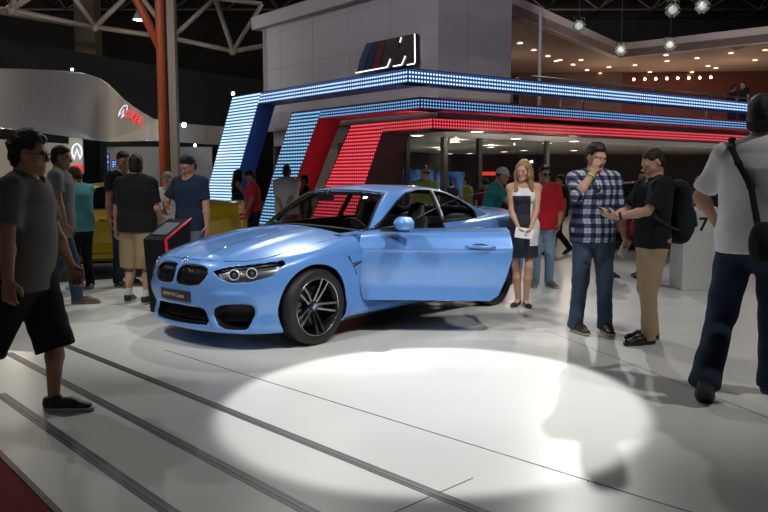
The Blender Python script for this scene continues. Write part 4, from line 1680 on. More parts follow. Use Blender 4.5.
    sw.tube([Vector((-1.08, .36, .88)) + Rw @ Vector((math.cos(a) * .18, math.sin(a) * .18, 0)) for a in np.linspace(0, 2 * PI, 29)], .014, 8, False)
    for a in (PI, 0, -PI / 2):
        sw.tube([Vector((-1.06, .36, .875)), Vector((-1.08, .36, .88)) + Rw @ Vector((math.cos(a) * .17, math.sin(a) * .17, 0))], .014, 6)
    sw.ball((-1.06, .36, .875), (.04, .06, .06), 12)
    sw.build('steering_wheel', blk, car)
    MB().box((-1.0, 0, 1.255), (.03, .22, .065)).tube([(-1.0, 0, 1.255), (-1.06, 0, 1.33)], .012, 6).build('rear_view_mirror', blk, car)
    # sill under the opened door
    # wheels
    for xw, yw in ((0, .80), (-WBASE, .80)):
        for s in (-1, 1):
            wheel(car, xw, yw * s, s, paint)
    # hero door
    if hero:
        hx, hy = -.60, skin_y(-.60, .6) - .02
        dr = empty('door', (hx, hy, 0), math.radians(doorang))
        dr.parent = car
        V, Q, N = field_mesh(doorf, (-2.05, .5, .22), (-.5, 1.0, 1.04), h)
        off = np.array([hx, hy, 0])
        o = mesh_np('door_skin', V - off, Q, paint, dr, True, N)
        o.data.materials.append(inn)
        c = V[Q].mean(1)
        fo = car_low(c[:, 0], c[:, 1], c[:, 2])
        o.data.polygons.foreach_set('material_index', (fo < -.06).astype(np.int32))
        v, q, n = door_l
        m0 = v[:, 2] > 0
        mesh_np('door_window', v - off, q, tint, dr, True, n)
        # bright edge of the frameless pane
        ed = [(-.91, .972), (-1.12, 1.085), (-1.36, 1.205), (-1.56, 1.282), (-1.78, 1.322), (-1.97, 1.318), (-1.97, 1.0)]
        pts = [Vector((x, float(Gy(z) * Gx(x)) - .004, z)) - Vector(off) for x, z in ed]
        MB().tube(pts, .0016, 5).build('glass_edge', mat('glass_rim', (.10, .13, .13), .2), dr)
        pts = [Vector((x, skin_y(x, .93) - .03 - (.0), np.interp(x, [-2.05, -.5], [.995, .962]))) - Vector(off) for x in np.linspace(-.66, -1.9, 12)]
        mirror(dr, 1, paint, blk, off)
        handle(dr, 1, paint, skin_y, off)
    return car


def mirror(par, s, paint, blk, off=(0, 0, 0)):
    o = Vector(off)
    cl = [((-1.095, 0, 0), (-1, 0, 0)), ((0, 0, .99), (0, 0, -1))]
    st = [(Seg((-1.0, s * .985, 1.035), (-1.015, s * 1.12, 1.04), (.095, .075), (.085, .068), (1, 0, 0), cl), '+', .03)]
    v, q = sdf_mesh(st, .008)
    m = mesh_np('mirror', v - np.array(o), q, paint, par)
    b = MB().prism([Vector(p) - o for p in ((-.77, s * .82, .955), (-.97, s * .82, .955), (-.97, s * .80, 1.02), (-.78, s * .80, .99))],
                   [Vector(p) - o for p in ((-.93, s * .99, .965), (-1.05, s * .99, .965), (-1.05, s * .99, 1.01), (-.93, s * .99, 1.01))])
    b.build('mirror_foot', blk, m)
    MB().ball(tuple(Vector((-1.020, s * 1.04, 1.04)) - o), (.006, .07, .048), 16).build('mirror_glass', mat('mirror_silver', (.8, .82, .85), .03, metal=1), m)


def handle(par, s, paint, skin_y, off=(0, 0, 0)):
    o = np.array(off, float)
    z = .825
    pts = [(x, s * (skin_y(x, z) + d), z + .006 * (x + 1.7) / .2) for x, d in ((-1.56, .0), (-1.59, .022), (-1.68, .032), (-1.77, .030), (-1.81, .018), (-1.83, .0))]
    b = MB().tube([Vector(p) - Vector(o) for p in pts], [.010, .014, .016, .016, .014, .010], 10)
    hd = b.build('door_handle', paint, par)
    x = -1.69
    MB().ball(tuple(np.array((x, s * (skin_y(x, z) + .0), z)) - o), (.085, .006, .028), 16).build('handle_cup', mat('cup_dark', (.02, .04, .08), .4), hd)
# ---------------------------------------------------------------- people
def V3(*a):
    return np.array(a, float)


def unit(v):
    v = np.array(v, float)
    return v / max(np.linalg.norm(v), 1e-9)


def rotm(axis, deg):
    return np.array(Matrix.Rotation(math.radians(deg), 3, axis))


def ik(S, T, l1, l2, hint):
    d = T - S
    L = np.linalg.norm(d)
    if L > (l1 + l2) * .999:
        d = d / L * (l1 + l2) * .999
        T = S + d
        L = (l1 + l2) * .999
    w = d / L
    a = (l1 * l1 - l2 * l2 + L * L) / (2 * L)
    r = math.sqrt(max(l1 * l1 - a * a, 0))
    h = np.array(hint, float)
    h = unit(h - w * (h @ w))
    return S + w * a + h * r, T


def lerp(a, b, t):
    return a + (b - a) * t


def add_hand(B, W, hd, n, side, curl=25, spread=1.0, thumb=0.5, k=.004):
    hd = unit(hd)
    n = unit(n - hd * (n @ hd))
    lt = np.cross(hd, n) * side          # towards the thumb
    B.append((Seg(W - hd * .01, W + hd * .03, (.028, .02), (.036, .016), lt), '+', .012))
    B.append((Seg(W + hd * .03, W + hd * .082, (.037, .015), (.040, .012), lt), '+', .01))
    for i, (o, ln) in enumerate(((.031, .066), (.0105, .076), (-.0105, .071), (-.031, .056))):
        p = W + hd * (.088 - abs(i - 1.2) * .004) + lt * o
        ang = 0
        for j, fr in enumerate((.45, .31, .24)):
            ang += curl * (0.7 if j == 0 else 1.0) + (i * 3 if curl > 5 else 0)
            a = math.radians(ang)
            dr = hd * math.cos(a) + n * math.sin(a) + lt * (o * 2.2 * spread * (1 if j == 0 else .3))
            q = p + unit(dr) * ln * fr
            r = (.0092, .0086, .0078, .0072)
            B.append((Seg(p, q, r[j], r[j + 1]), '+', k))
            p = q
    p = W + hd * .022 + lt * .028
    q = p + unit(hd * .55 + lt * .75 + n * .35) * .04
    B.append((Seg(p, q, .0155, .0115), '+', .008))
    r = q + unit(hd * .8 + lt * (.5 - thumb) + n * (.2 + thumb)) * .031
    B.append((Seg(q, r, .0112, .0098), '+', k))
    s = r + unit(hd * .8 + lt * (.3 - thumb) + n * (.2 + thumb)) * .024
    B.append((Seg(r, s, .0098, .008), '+', k))


def person(loc, face, H=1.75, label='', group=None, g=1.0, belly=0.0, female=False, h=.012,
           feet=((-.1, 0, 0, 8), (.1, 0, 0, -8)), pel=(0, 0), lean=0, side=0, twist=0, head=(0, 0), arms=None,
           skin=(.46, .27, .19), top=None, bottom=None, shoes=None, hair=None, extras=(), drop=0.0, thigh=1.0, seat=None):
    """feet, wrists and hints are given in the person's own frame: x right, y forward, z up, for a 1.775 m figure"""
    S = H / 1.775
    hh = h / S
    B, T, L_, HR = [], [], [], []
    sh_lat = .158 if female else .178
    # legs and pelvis height
    l1, l2 = .435, .41
    ank, frames = [], []
    for (fx, fy, pitch, yaw) in feet:
        R = rotm('Z', yaw) @ rotm('X', -pitch)
        ball = V3(0, .10, 0.0)
        o = V3(fx, fy, 0)
        Rz = rotm('Z', yaw)

        def fp(p, R=R, Rz=Rz, o=o, ball=ball):
            return o + Rz @ ball + R @ (V3(*p) - ball)
        frames.append((fp, R))
        ank.append(fp((0, -.04, .085)))
    hipo = [V3(-.088, 0, -.04), V3(.088, 0, -.04)]
    pz = 9
    for a, ho in zip(ank, hipo):
        dh = np.hypot(pel[0] + ho[0] - a[0], pel[1] + ho[1] - a[1])
        pz = min(pz, a[2] + math.sqrt(max((l1 + l2) ** 2 * .992 - dh * dh, .05)) + .04)
    pz -= drop
    if seat:
        pz = seat
    P = V3(pel[0], pel[1], pz)
    Rt = rotm('Y', side) @ rotm('X', -lean)
    U = Rt @ V3(0, 0, 1)
    Fw = Rt @ V3(0, 1, 0)
    lat0 = V3(1, 0, 0)
    Rtw = Rt @ rotm('Z', twist)
    lat1 = Rtw @ V3(1, 0, 0)
    fw1 = Rtw @ V3(0, 1, 0)
    latm = unit(lat0 + lat1)
    # torso rings: distance up the spine, half width, half depth
    if female:
        rings = [(-.06, .165, .115), (.03, .160, .105), (.13, .118, .088), (.24, .128, .095), (.36, .138, .10), (.455, .125, .075)]
    else:
        rings = [(-.06, .165, .115), (.03, .162, .115), (.14, .150, .110), (.25, .160, .118), (.37, .172, .122), (.455, .150, .088)]
    rings = [(z, a * g, b * g) for z, a, b in rings]
    tor = []
    for i in range(len(rings) - 1):
        (z0, a0, b0), (z1, a1, b1) = rings[i], rings[i + 1]
        lt = unit(lerp(lat0, lat1, (z0 + z1) / 1.0 if z0 < .45 else 1))
        tor.append((P + U * z0, P + U * z1, (a0, b0), (a1, b1), lt))
    for a, b, ra, rb, lt in tor:
        B.append((Seg(a, b, (ra[0] * .93, ra[1] * .9), (rb[0] * .93, rb[1] * .9), lt), '+', .05))
    C = P + U * .465
    shj = [C - lat1 * sh_lat * (.5 + .5 * g) - U * .012, C + lat1 * sh_lat * (.5 + .5 * g) - U * .012]
    for s in shj:
        B.append((Seg(C + U * .01, s, .05, .05), '+', .05))
    nb = P + U * .50
    # head
    hy, hp = head
    Rh = np.array(Matrix.Rotation(math.radians(hy), 3, 'Z')) @ rotm('X', -hp)
    Rh = rotm('X', -lean * .3) @ Rh
    nr = .047 if female else .055 * (.6 + .4 * g)
    hc = P + U * .655 + fw1 * .012 + Rh @ V3(0, .022, .0)
    B.append((Seg(nb - U * .03, hc + Rh @ V3(0, -.035, -.035), nr + .006, nr), '+', .035))
    B.append((Seg(nb - U * .02 - lat1 * .07, nb - U * .02 + lat1 * .07, .045, .045), '+', .05))

    def hp_(x, y, z):
        return hc + Rh @ V3(x, y, z)
    hs = .95
    E_ = lambda c, r, op='+', k=.02, R=None: B.append((Ell(hp_(*[q * hs for q in c]), [q * hs for q in r], Rh if R is None else Rh @ R), op, k))
    C_ = lambda a, b, ra, rb, k=.015, op='+': B.append((Seg(hp_(*[q * hs for q in a]), hp_(*[q * hs for q in b]), ra * hs, rb * hs), op, k))
    E_((0, -.012, .035), (.075, .098, .09))
    E_((0, .028, -.03), (.062 if not female else .058, .066, .085), k=.03)
    for s in (-1, 1):
        C_((s * .05, .005, -.055), (s * .012, .07, -.1), .024, .02, k=.025)
        E_((s * .042, .058, -.028), (.026, .024, .024), k=.02)
    E_((0, .076, -.1), (.02, .018, .017))
    C_((-.038, .081, .022), (.038, .081, .022), .013, .013, k=.018)
    for s in (-1, 1):
        E_((s * .033, .108, .0), (.019, .018, .0125), op='-', k=.012)
    C_((0, .09, .012), (0, .113, -.03), .0085, .0125, k=.01)
    for s in (-1, 1):
        E_((s * .013, .1, -.036), (.009, .011, .008), k=.006)
    C_((-.019, .088, -.058), (.019, .088, -.058), .0075, .0075, k=.006)
    C_((-.016, .087, -.071), (.016, .087, -.071), .0085, .0085, k=.005)
    for s in (-1, 1):
        E_((s * .077, -.008, -.006), (.011, .021, .034), k=.008, R=rotm('Z', s * 18) @ rotm('X', -8))
    # arms
    arms = arms or {}
    info = {}
    armpts = []
    for i, side_ in enumerate((-1, 1)):
        key = 'LR'[i]
        a = dict(w=(side_ * .27, .03, .80), hint=(side_ * .3, -1, 0), n=(-side_, 0, 0), curl=22, hd=None)
        a.update(arms.get(key, {}))
        Wt = V3(*a['w'])
        E2, W = ik(shj[i], Wt, .285, .255, a['hint'])
        fd = unit(W - E2)
        hd = unit(V3(*a['hd'])) if a['hd'] is not None else fd
        ar = (1.0 if not female else .78) * (.45 + .55 * g)
        B.append((Seg(shj[i], lerp(shj[i], E2, .45), .054 * ar, .05 * ar), '+', .03))
        B.append((Seg(lerp(shj[i], E2, .45), E2, .05 * ar, .039 * ar), '+', .02))
        B.append((Seg(E2, lerp(E2, W, .3), .039 * ar, .042 * ar), '+', .02))
        B.append((Seg(lerp(E2, W, .3), W, .042 * ar, .026 * ar), '+', .02))
        add_hand(B, W, hd, V3(*a['n']), side_, a['curl'], thumb=a.get('thumb', .5))
        armpts.append((shj[i], E2, W, ar))
        info['wrist' + key] = W
        info['hand' + key] = W + hd * .09
        info['palm' + key] = (hd, unit(V3(*a['n']) - hd * (V3(*a['n']) @ hd)))
        info['elbow' + key] = E2
        info['shoulder' + key] = shj[i]
    # legs
    kn = []
    fk = 1 if not female else .9
    for i in range(2):
        hip = P + hipo[i]
        yaw = feet[i][3]
        K, A = ik(hip, ank[i], l1, l2, rotm('Z', yaw * .6) @ V3(0, 1, 0.05))
        kn.append((hip, K, A))
        tg = g * thigh * fk
        B.append((Seg(hip, K, .082 * tg, .053 * fk), '+', .04))
        B.append((Seg(K, lerp(K, A, .35), .052 * fk, .056 * fk), '+', .03))
        B.append((Seg(lerp(K, A, .35), A, .055 * fk, .034 * fk), '+', .02))
        fp = frames[i][0]
        B.append((Seg(fp((0, -.045, .05)), fp((0, .10, .03)), (.03, .032), (.034, .022), frames[i][1] @ V3(1, 0, 0)), '+', .02))
    if belly:
        B.append((Ell(P + U * .12 + fw1 * .06, (.13 * g, .08 + belly * .9, .15)), '+', .06))
    if female:
        for s in (-1, 1):
            B.append((Ell(P + U * .33 + lat1 * s * .062 + fw1 * .085, (.055, .045, .055)), '+', .03))
    Vb, Qb = sdf_mesh(B, hh)
    me_body = mesh_np('person', Vb * S, Qb, mat('skin_%.2f_%.2f' % skin[:2], skin, .55, spec=.35, var=.1, vscale=20))
    root = me_body
    root.location = loc
    root.rotation_euler = (0, 0, math.radians(face - 90))
    tag(root, label, 'person', group)

    def finish(name, prims, m, res=1.0, wr=0.0, fr=16, seed=1, parent=root):
        V, Q = sdf_mesh(prims, hh * res)
        if wr:
            N = vnormals(V, Q)
            V = V + N * (wob(V * V3(1, 1, .7), fr, seed) * wr + wob(V * V3(1, 1, 1.6), fr * 2.2, seed + 3) * wr * .45)[:, None]
        return mesh_np(name, V * S, Q, m, parent)
    # upper garment
    if top:
        kind = top['kind']
        off = top.get('off', .016)
        hemz = top.get('hem', -.10)
        hem = [(P + U * hemz, -U)]
        fem = female and kind == 'dress'
        if kind == 'dress':
            hem = []
        for a, b, ra, rb, lt in tor:
            T.append((Seg(a, b, (ra[0] + off, ra[1] + off), (rb[0] + off * .7, rb[1] + off * .7), lt, hem), '+', .05))
        if kind not in ('dress',):
            a, b, ra, rb, lt = tor[0]
            T.append((Seg(P + U * (hemz - .12), P + U * .02, (rings[0][1] + off + .004, rings[0][2] + off + .006), (rings[1][1] + off, rings[1][2] + off), lat0, hem), '+', .04))
        if belly:
            T.append((Ell(P + U * .12 + fw1 * .06, (.13 * g + off, .08 + belly, .17), None, hem), '+', .06))
        if female:
            for s in (-1, 1):
                T.append((Ell(P + U * .33 + lat1 * s * .062 + fw1 * .085, (.062, .055, .062)), '+', .03))
        wr = top.get('wr', .004)
        for i, (s, e, w, ar) in enumerate(armpts):
            inn = C + U * .005 + (s - C) * .25
            if kind == 'dress':
                T.append((Seg(inn, lerp(C, s, .72), .05, .045), '+', .04))
                continue
            T.append((Seg(inn, s, .062, .064 * ar), '+', .05))
            sl = top.get('sleeve', .62)
            d = unit(e - s)
            if sl <= 1:
                en = lerp(s, e, sl)
                T.append((Seg(s, en + d * .06, .066 * ar, .064 * ar + .004, clip=[(en, d)]), '+', .035))
            else:
                d2 = unit(w - e)
                en = lerp(e, w, sl - 1)
                T.append((Seg(s, e, .066 * ar, .056 * ar), '+', .035))
                T.append((Seg(e, en + d2 * .05, .056 * ar, .047 * ar, clip=[(en, d2)]), '+', .02))
        # neck opening
        oc = P + U * .545 + fw1 * .03
        T.append((Seg(oc - U * .02 + fw1 * .015, oc + U * .1, nr + (.02 if kind != 'dress' else .04), nr + .03), '-', .006))
        if kind in ('polo', 'shirt'):
            col = top.get('collar', top['mat'])
            ring = []
            R0 = nr + .014
            pts = [P + U * (.508 + .02 * -math.cos(t) * .9) + fw1 * (math.cos(t) * R0 + .012) + lat1 * math.sin(t) * R0 for t in np.linspace(.35, 2 * PI - .35, 12)]
            for i in range(11):
                ring.append((Seg(pts[i], pts[i + 1], (.012, .022), (.012, .022), unit(pts[i] - (P + U * .5))), '+', .01))
            if col is top['mat']:
                T += ring
            else:
                finish('collar', ring, col, 1)
        if kind == 'dress':
            zh = top.get('skirt', .60)
            T.append((Seg(P + U * .02, V3(P[0], P[1], zh - .1), (.165 * g, .12 * g), (.185 * g, .135 * g), lat0, [(V3(0, 0, zh), V3(0, 0, -1))]), '+', .04))
        o = finish({'polo': 'polo_shirt', 'tee': 't_shirt', 'shirt': 'shirt', 'dress': 'dress'}[kind], T, top['mat'], 1.0, wr, top.get('fr', 15), seed=len(label))
        info['top'] = o
    # lower garment
    if bottom:
        kind = bottom['kind']
        off = bottom.get('off', .014)
        ta, tb = rings[0], rings[1]
        L_.append((Seg(P + U * -.07, P + U * .06, (ta[1] + off * .5, ta[2] + off * .6), (tb[1] + off * .5, tb[2] + off * .5), lat0, [(P + U * .07, U)]), '+', .04))
        for i, (hip, K, A) in enumerate(kn):
            tg = g * thigh * fk
            d1, d2 = unit(K - hip), unit(A - K)
            if kind == 'shorts':
                ln = bottom.get('len', .95)
                en = lerp(hip, K, ln) if ln <= 1 else lerp(K, A, ln - 1)
                L_.append((Seg(hip, en + d1 * .06, (.088 * tg + off), (.086 * tg + off * .8), clip=[(en, d1)]), '+', .04))
            else:
                w = bottom.get('ankle', .06)
                en = A + d2 * .045
                L_.append((Seg(hip, K, .086 * tg + off, .058 * fk + off), '+', .04))
                L_.append((Seg(K, en + d2 * .05, .058 * fk + off, w, clip=[(en, d2)]), '+', .03))
        finish({'jeans': 'jeans', 'shorts': 'shorts', 'trousers': 'trousers'}[kind], L_, bottom['mat'], 1.0, bottom.get('wr', .005), 17, seed=3 + len(label))
    # shoes
    if shoes:
        for i in range(2):
            fp, R = frames[i]
            lx = R @ V3(1, 0, 0)
            up = R @ V3(0, 0, 1)
            cl = [(fp((0, 0, .012)), -up)]
            sh = []
            if shoes.get('kind') == 'pump':
                op = [(fp((0, .06, .05)), up)]
                sh.append((Seg(fp((0, -.06, .045)), fp((0, .09, .025)), (.032, .034), (.037, .026), lx, cl), '+', .02))
                sh.append((Seg(fp((0, .09, .025)), fp((0, .165, .018)), (.037, .026), (.018, .016), lx, cl), '+', .02))
                finish('shoe', sh, shoes['mat'], .8)
                continue
            sh.append((Seg(fp((0, -.065, .045)), fp((0, .07, .045)), (.04, .045), (.046, .042), lx, cl), '+', .03))
            sh.append((Seg(fp((0, .07, .042)), fp((0, .17, .03)), (.046, .038), (.038, .024), lx, cl), '+', .03))
            sh.append((Seg(fp((0, -.055, .06)), fp((0, -.045, .10 if not shoes.get('boot') else .14)), (.042, .046), (.046, .05), R @ V3(1, 0, 0), [(fp((0, -.04, .10 if not shoes.get('boot') else .14)), R @ V3(0, -.25, 1))]), '+', .025))
            so = finish('shoe', sh, shoes['mat'], .85)
            if shoes.get('sole'):
                ss = [(Seg(fp((0, -.066, .03)), fp((0, .07, .03)), (.044, .046), (.05, .046), lx, [(fp((0, 0, .026)), up), (fp((0, 0, .001)), -up)]), '+', .02),
                      (Seg(fp((0, .07, .03)), fp((0, .175, .03)), (.05, .046), (.04, .04), lx, [(fp((0, 0, .026)), up), (fp((0, 0, .001)), -up)]), '+', .02)]
                finish('sole', ss, shoes['sole'], .7, parent=so)
            if shoes.get('sock'):
                hip, K, A = kn[i]
                d = unit(K - A)
                en = A + d * shoes.get('sockh', .05)
                finish('sock', [(Seg(A - d * .03, en + d * .04, .041, .043, clip=[(en, d)]), '+', .01)], shoes['sock'], .85)
    # hair
    if hair:
        kind = hair['kind']
        hm = hair['mat']

        def pl(p, n):
            return (hp_(*[q * hs for q in p]), Rh @ V3(*n))
        t = hair.get('t', .007)
        if kind in ('short', 'curly', 'long', 'pony'):
            hl = hair.get('line', 0.0)
            cl = [pl((0, .066 + hl, .07), (0, .75, -.66))]
            if kind in ('short', 'curly'):
                cl.append(pl((0, -.05, -.078), (0, .35, -1)))
            HR.append((Ell(hp_(0, (-.015 - t * .5) * hs, (.036 + t * .6) * hs), [(.0765 + t * .45) * hs, (.0985 + t * .8) * hs, (.0905 + t) * hs], Rh, cl), '+', .01))
            if kind in ('short', 'curly') and not hair.get('flat'):
                HR.append((Ell(hp_(0, .022 * hs, .108 * hs), [.058 * hs, .066 * hs, (.022 + t * .6) * hs], Rh @ rotm('X', -14)), '+', .02))
                HR.append((Ell(hp_(0, -.045 * hs, .095 * hs), [.06 * hs, .06 * hs, (.030 + t * .4) * hs], Rh @ rotm('X', 25)), '+', .02))
            HR.append((Ell(hp_(0, -.043 * hs, -.018 * hs), [(.074 + t * .5) * hs, (.074 + t * .6) * hs, .088 * hs], Rh, cl), '+', .012))
            for s in (-1, 1):
                HR.append((Ell(hp_(s * .077 * hs, .0, -.008 * hs), [.03, .026, .036], Rh), '-', .006))
            if hair.get('brow', True):
                for s in (-1, 1):
                    HR.append((Seg(hp_(s * .016, .088, .016), hp_(s * .045, .078, .018), .005, .004), '+', .002))
            if kind == 'long':
                for s in (-1, 1):
                    HR.append((Seg(hp_(s * .07, .0, .06), hp_(s * .085, .005, -.06), (.02, .05), (.026, .05), Rh @ V3(1, 0, 0)), '+', .03))
                    e2 = P + U * .42 + lat1 * s * .085 + fw1 * (.07 if s > 0 or female else 0)
                    HR.append((Seg(hp_(s * .085, .005, -.06), e2, (.026, .05), (.03, .028), Rh @ V3(1, 0, 0)), '+', .03))
                HR.append((Seg(hp_(0, -.07, .0), P + U * .44 - fw1 * .1, (.085, .05), (.10, .028), lat1), '+', .03))
            if kind == 'pony':
                HR.append((Seg(hp_(0, -.10, .02), hp_(0, -.14, -.12), .03, .016), '+', .02))
        if kind == 'cap':
            cm = hair['cap']
            cp = [(Ell(hp_(0, -.012, .045), [.085, .104, .095], Rh, [pl((0, 0, .03), (0, .12, -1))]), '+', .01)]
            bd = 1 if not hair.get('back') else -1
            cp.append((Seg(hp_(0, .06 * bd, .036), hp_(0, .125 * bd, .024), (.07, .008), (.05, .006), Rh @ V3(1, 0, 0)), '+', .01))
            finish('cap', cp, cm)
            HR.append((Ell(hp_(0, -.016, .03), [.078, .101, .085], Rh, [pl((0, 0, .045), (0, 0, 1)), pl((0, -.0, .0), (0, .9, -.2)), pl((0, -.05, -.06), (0, .25, -1))]), '+', .01))
        if kind == 'bald':
            HR.append((Ell(hp_(0, -.02, .025), [.078, .101, .085], Rh, [pl((0, -.02, .05), (0, 0, 1)), pl((0, -.01, .0), (0, .9, -.2)), pl((0, -.05, -.06), (0, .25, -1))]), '+', .01))
        V, Q = sdf_mesh(HR, hh * .9)
        N = vnormals(V, Q)
        am = {'curly': .0095, 'short': .0032, 'long': .004, 'pony': .003}.get(kind, .001)
        V = V + N * (wob(V, 70 if kind == 'curly' else 110, 5) * am + (wob(V, 190, 8) * .004 if kind == 'curly' else 0))[:, None]
        mesh_np('hair', V * S, Q, hm, root)
        if hair.get('beard'):
            bb = [(Seg(hp_(s * .055, .0, -.04), hp_(s * .02, .078, -.1), .022, .018), '+', .02) for s in (-1, 1)]
            bb.append((Seg(hp_(-.02, .088, -.05), hp_(.02, .088, -.05), .006, .006), '+', .005))
            finish('beard', bb, hair['beard'])
    if 'eyes' in extras:
        for s in (-1, 1):
            e = MB().ball(tuple(hp_(s * .031, .079, .000) * S), .0105 * S).build('eye', mat('eye_white', (.30, .27, .25), .4), root)
            c = hp_(s * .031, .0855, -.0005) * S
            MB().ball(tuple(c), .0055 * S).build('iris', mat('iris_dark', (.02, .012, .008), .2), e)
    if 'glasses' in extras or 'sunglasses' in extras:
        gm = mat('spectacle_dark', (.01, .01, .012), .2)
        b = MB()
        for s in (-1, 1):
            ct = hp_(s * .033, .102, .0)
            rx, rz = .024, .017
            pts = [ct + Rh @ V3(math.cos(t) * rx, -abs(math.cos(t)) * .002, math.sin(t) * rz) for t in np.linspace(0, 2 * PI, 15)]
            b.tube([tuple(p * S) for p in pts], .0022, 6)
            b.tube([tuple(q * S) for q in (hp_(s * .057, .1, .004), hp_(s * .074, .06, .006), hp_(s * .077, -.005, .01))], .0022, 6)
        b.tube([tuple(q * S) for q in (hp_(-.01, .104, .004), hp_(.01, .104, .004))], .0022, 6)
        go = b.build('sunglasses' if 'sunglasses' in extras else 'glasses', gm, root)
        if 'sunglasses' in extras:
            lb = MB()
            for s in (-1, 1):
                ct = hp_(s * .033, .1015, .0)
                lb.ball(tuple(ct * S), (.024, .01, .017))
            lb.build('lens', mat('dark_lens', (.01, .01, .012), .08), go)
    info['root'] = root
    info['S'] = S
    info['P'], info['U'], info['fw'], info['lat'], info['hc'], info['Rh'] = P, U, fw1, lat1, hc, Rh
    mw = Matrix.Translation(Vector(loc)) @ Matrix.Rotation(math.radians(face - 90), 4, 'Z')
    info['world'] = lambda p, mw=mw, S=S: mw @ Vector(tuple(np.array(p, float) * S))
    info['wdir'] = lambda p, mw=mw: (mw.to_3x3() @ Vector(tuple(np.array(p, float)))).normalized()
    return info
# ---------------------------------------------------------------- vehicles
paint_blue = mat('paint_blue', (.135, .335, .80), .30, metal=.12, coat=1.0, var=0)
paint_yel = mat('paint_yellow', (.55, .36, .015), .32, metal=.2, coat=.8, var=0)
paint_red = mat('paint_red', (.42, .01, .012), .3, metal=.2, coat=.8, var=0)
make_car('sports_car', (-1.265, 7.22, 0), 228.6, paint_blue, True, .009, 'light blue two-door sports car with its driver door open on the white floor', doorang=-52.2)
make_car('sports_car', (-6.02, 11.95, .006), 196, paint_yel, False, .022, 'yellow sports car on the dark floor behind the visitors on the left')
make_car('sports_car', (5.45, 15.9, 0), 258, paint_red, False, .026, 'red sports car far back between the checked shirt and the backpack')

# ---------------------------------------------------------------- visitors
black_c = cloth('cloth_black', (.012, .012, .013))
blackp_c = cloth('cloth_black_polo', (.014, .015, .02))
grey_c = cloth('cloth_grey_polo', (.115, .112, .108))
grey2_c = cloth('cloth_grey_tee', (.17, .165, .165))
teal_c = cloth('cloth_teal', (.10, .34, .36))
teal2_c = cloth('cloth_teal_dark', (.02, .20, .20))
navy_c = cloth('cloth_navy', (.012, .022, .05))
white_c = cloth('cloth_white', (.62, .61, .62))
whiteg_c = cloth('cloth_white_grey', (.62, .61, .64))
red_c = cloth('cloth_red', (.50, .018, .03))
coral_c = cloth('cloth_coral', (.58, .03, .07))
maroon_c = cloth('cloth_maroon', (.16, .012, .035))
lime_c = cloth('cloth_lime', (.30, .36, .06))
khaki_c = cloth('cloth_khaki', (.30, .22, .12))
chino_c = cloth('cloth_chino', (.46, .34, .22))
jean_c = cloth('denim_mid', (.055, .085, .14))
jean_d = cloth('denim_dark', (.018, .028, .055))
jean_l = cloth('denim_light', (.20, .29, .40))
shoe_k = mat('shoe_black', (.012, .012, .012), .5)
shoe_b = mat('shoe_brown', (.16, .09, .045), .5)
shoe_d = mat('shoe_dark_brown', (.03, .02, .017), .5)
shoe_w = mat('shoe_white', (.45, .45, .42), .6)
sole_w = mat('sole_white', (.45, .43, .40), .6)
sole_g = mat('sole_grey', (.18, .18, .17), .7)
sock_w = cloth('sock_white', (.6, .6, .6))
sock_k = cloth('sock_black', (.01, .01, .01))
hair_k = mat('hair_black', (.007, .0055, .0048), .55, spec=.35, bump=.6, bscale=160)
hair_b = mat('hair_brown', (.022, .012, .007), .55, spec=.35, bump=.6, bscale=160)
hair_l = mat('hair_blonde', (.30, .17, .075), .4, bump=.5, bscale=220)
hair_g = mat('hair_grey', (.14, .13, .12), .5, bump=.5, bscale=220)
SK1, SK2, SK3 = (.46, .26, .185), (.36, .19, .125), (.52, .31, .23)


def plaid_mat():
    m, nt, b = nodes_of('cloth_checked')
    tc = nt.nodes.new('ShaderNodeTexCoord')
    sx = nt.nodes.new('ShaderNodeSeparateXYZ')
    nt.links.new(tc.outputs['Object'], sx.inputs[0])

    def band(o, p, off, w):
        fr = mth(nt, 'FRACT', mth(nt, 'ADD', mth(nt, 'DIVIDE', o, p), off))
        return mth(nt, 'LESS_THAN', mth(nt, 'ABSOLUTE', mth(nt, 'SUBTRACT', fr, .5)), w)
    u = mth(nt, 'ADD', sx.outputs[0], mth(nt, 'MULTIPLY', sx.outputs[1], .6))
    v = sx.outputs[2]
    p = .088
    dark = mth(nt, 'ADD', band(u, p, 0, .24), band(v, p, 0, .24))
    thin = mth(nt, 'MAXIMUM', band(u, p, .5, .05), band(v, p, .5, .05))
    r = nt.nodes.new('ShaderNodeValToRGB')
    e = r.color_ramp.elements
    e[0].position, e[0].color = 0.0, (.46, .47, .52, 1)
    e[1].position, e[1].color = .5, (.055, .075, .15, 1)
    e.new(1.0).color = (.010, .014, .035, 1)
    nt.links.new(mth(nt, 'MULTIPLY', dark, .5), r.inputs[0])
    mx = nt.nodes.new('ShaderNodeMix')
    mx.data_type = 'RGBA'
    nt.links.new(mth(nt, 'MULTIPLY', thin, .55), mx.inputs[0])
    nt.links.new(r.outputs[0], mx.inputs[6])
    mx.inputs[7].default_value = (.10, .12, .2, 1)
    nt.links.new(mx.outputs[2], b.inputs['Base Color'])
    b.inputs['Roughness'].default_value = .9
    b.inputs['Specular IOR Level'].default_value = .2
    return m


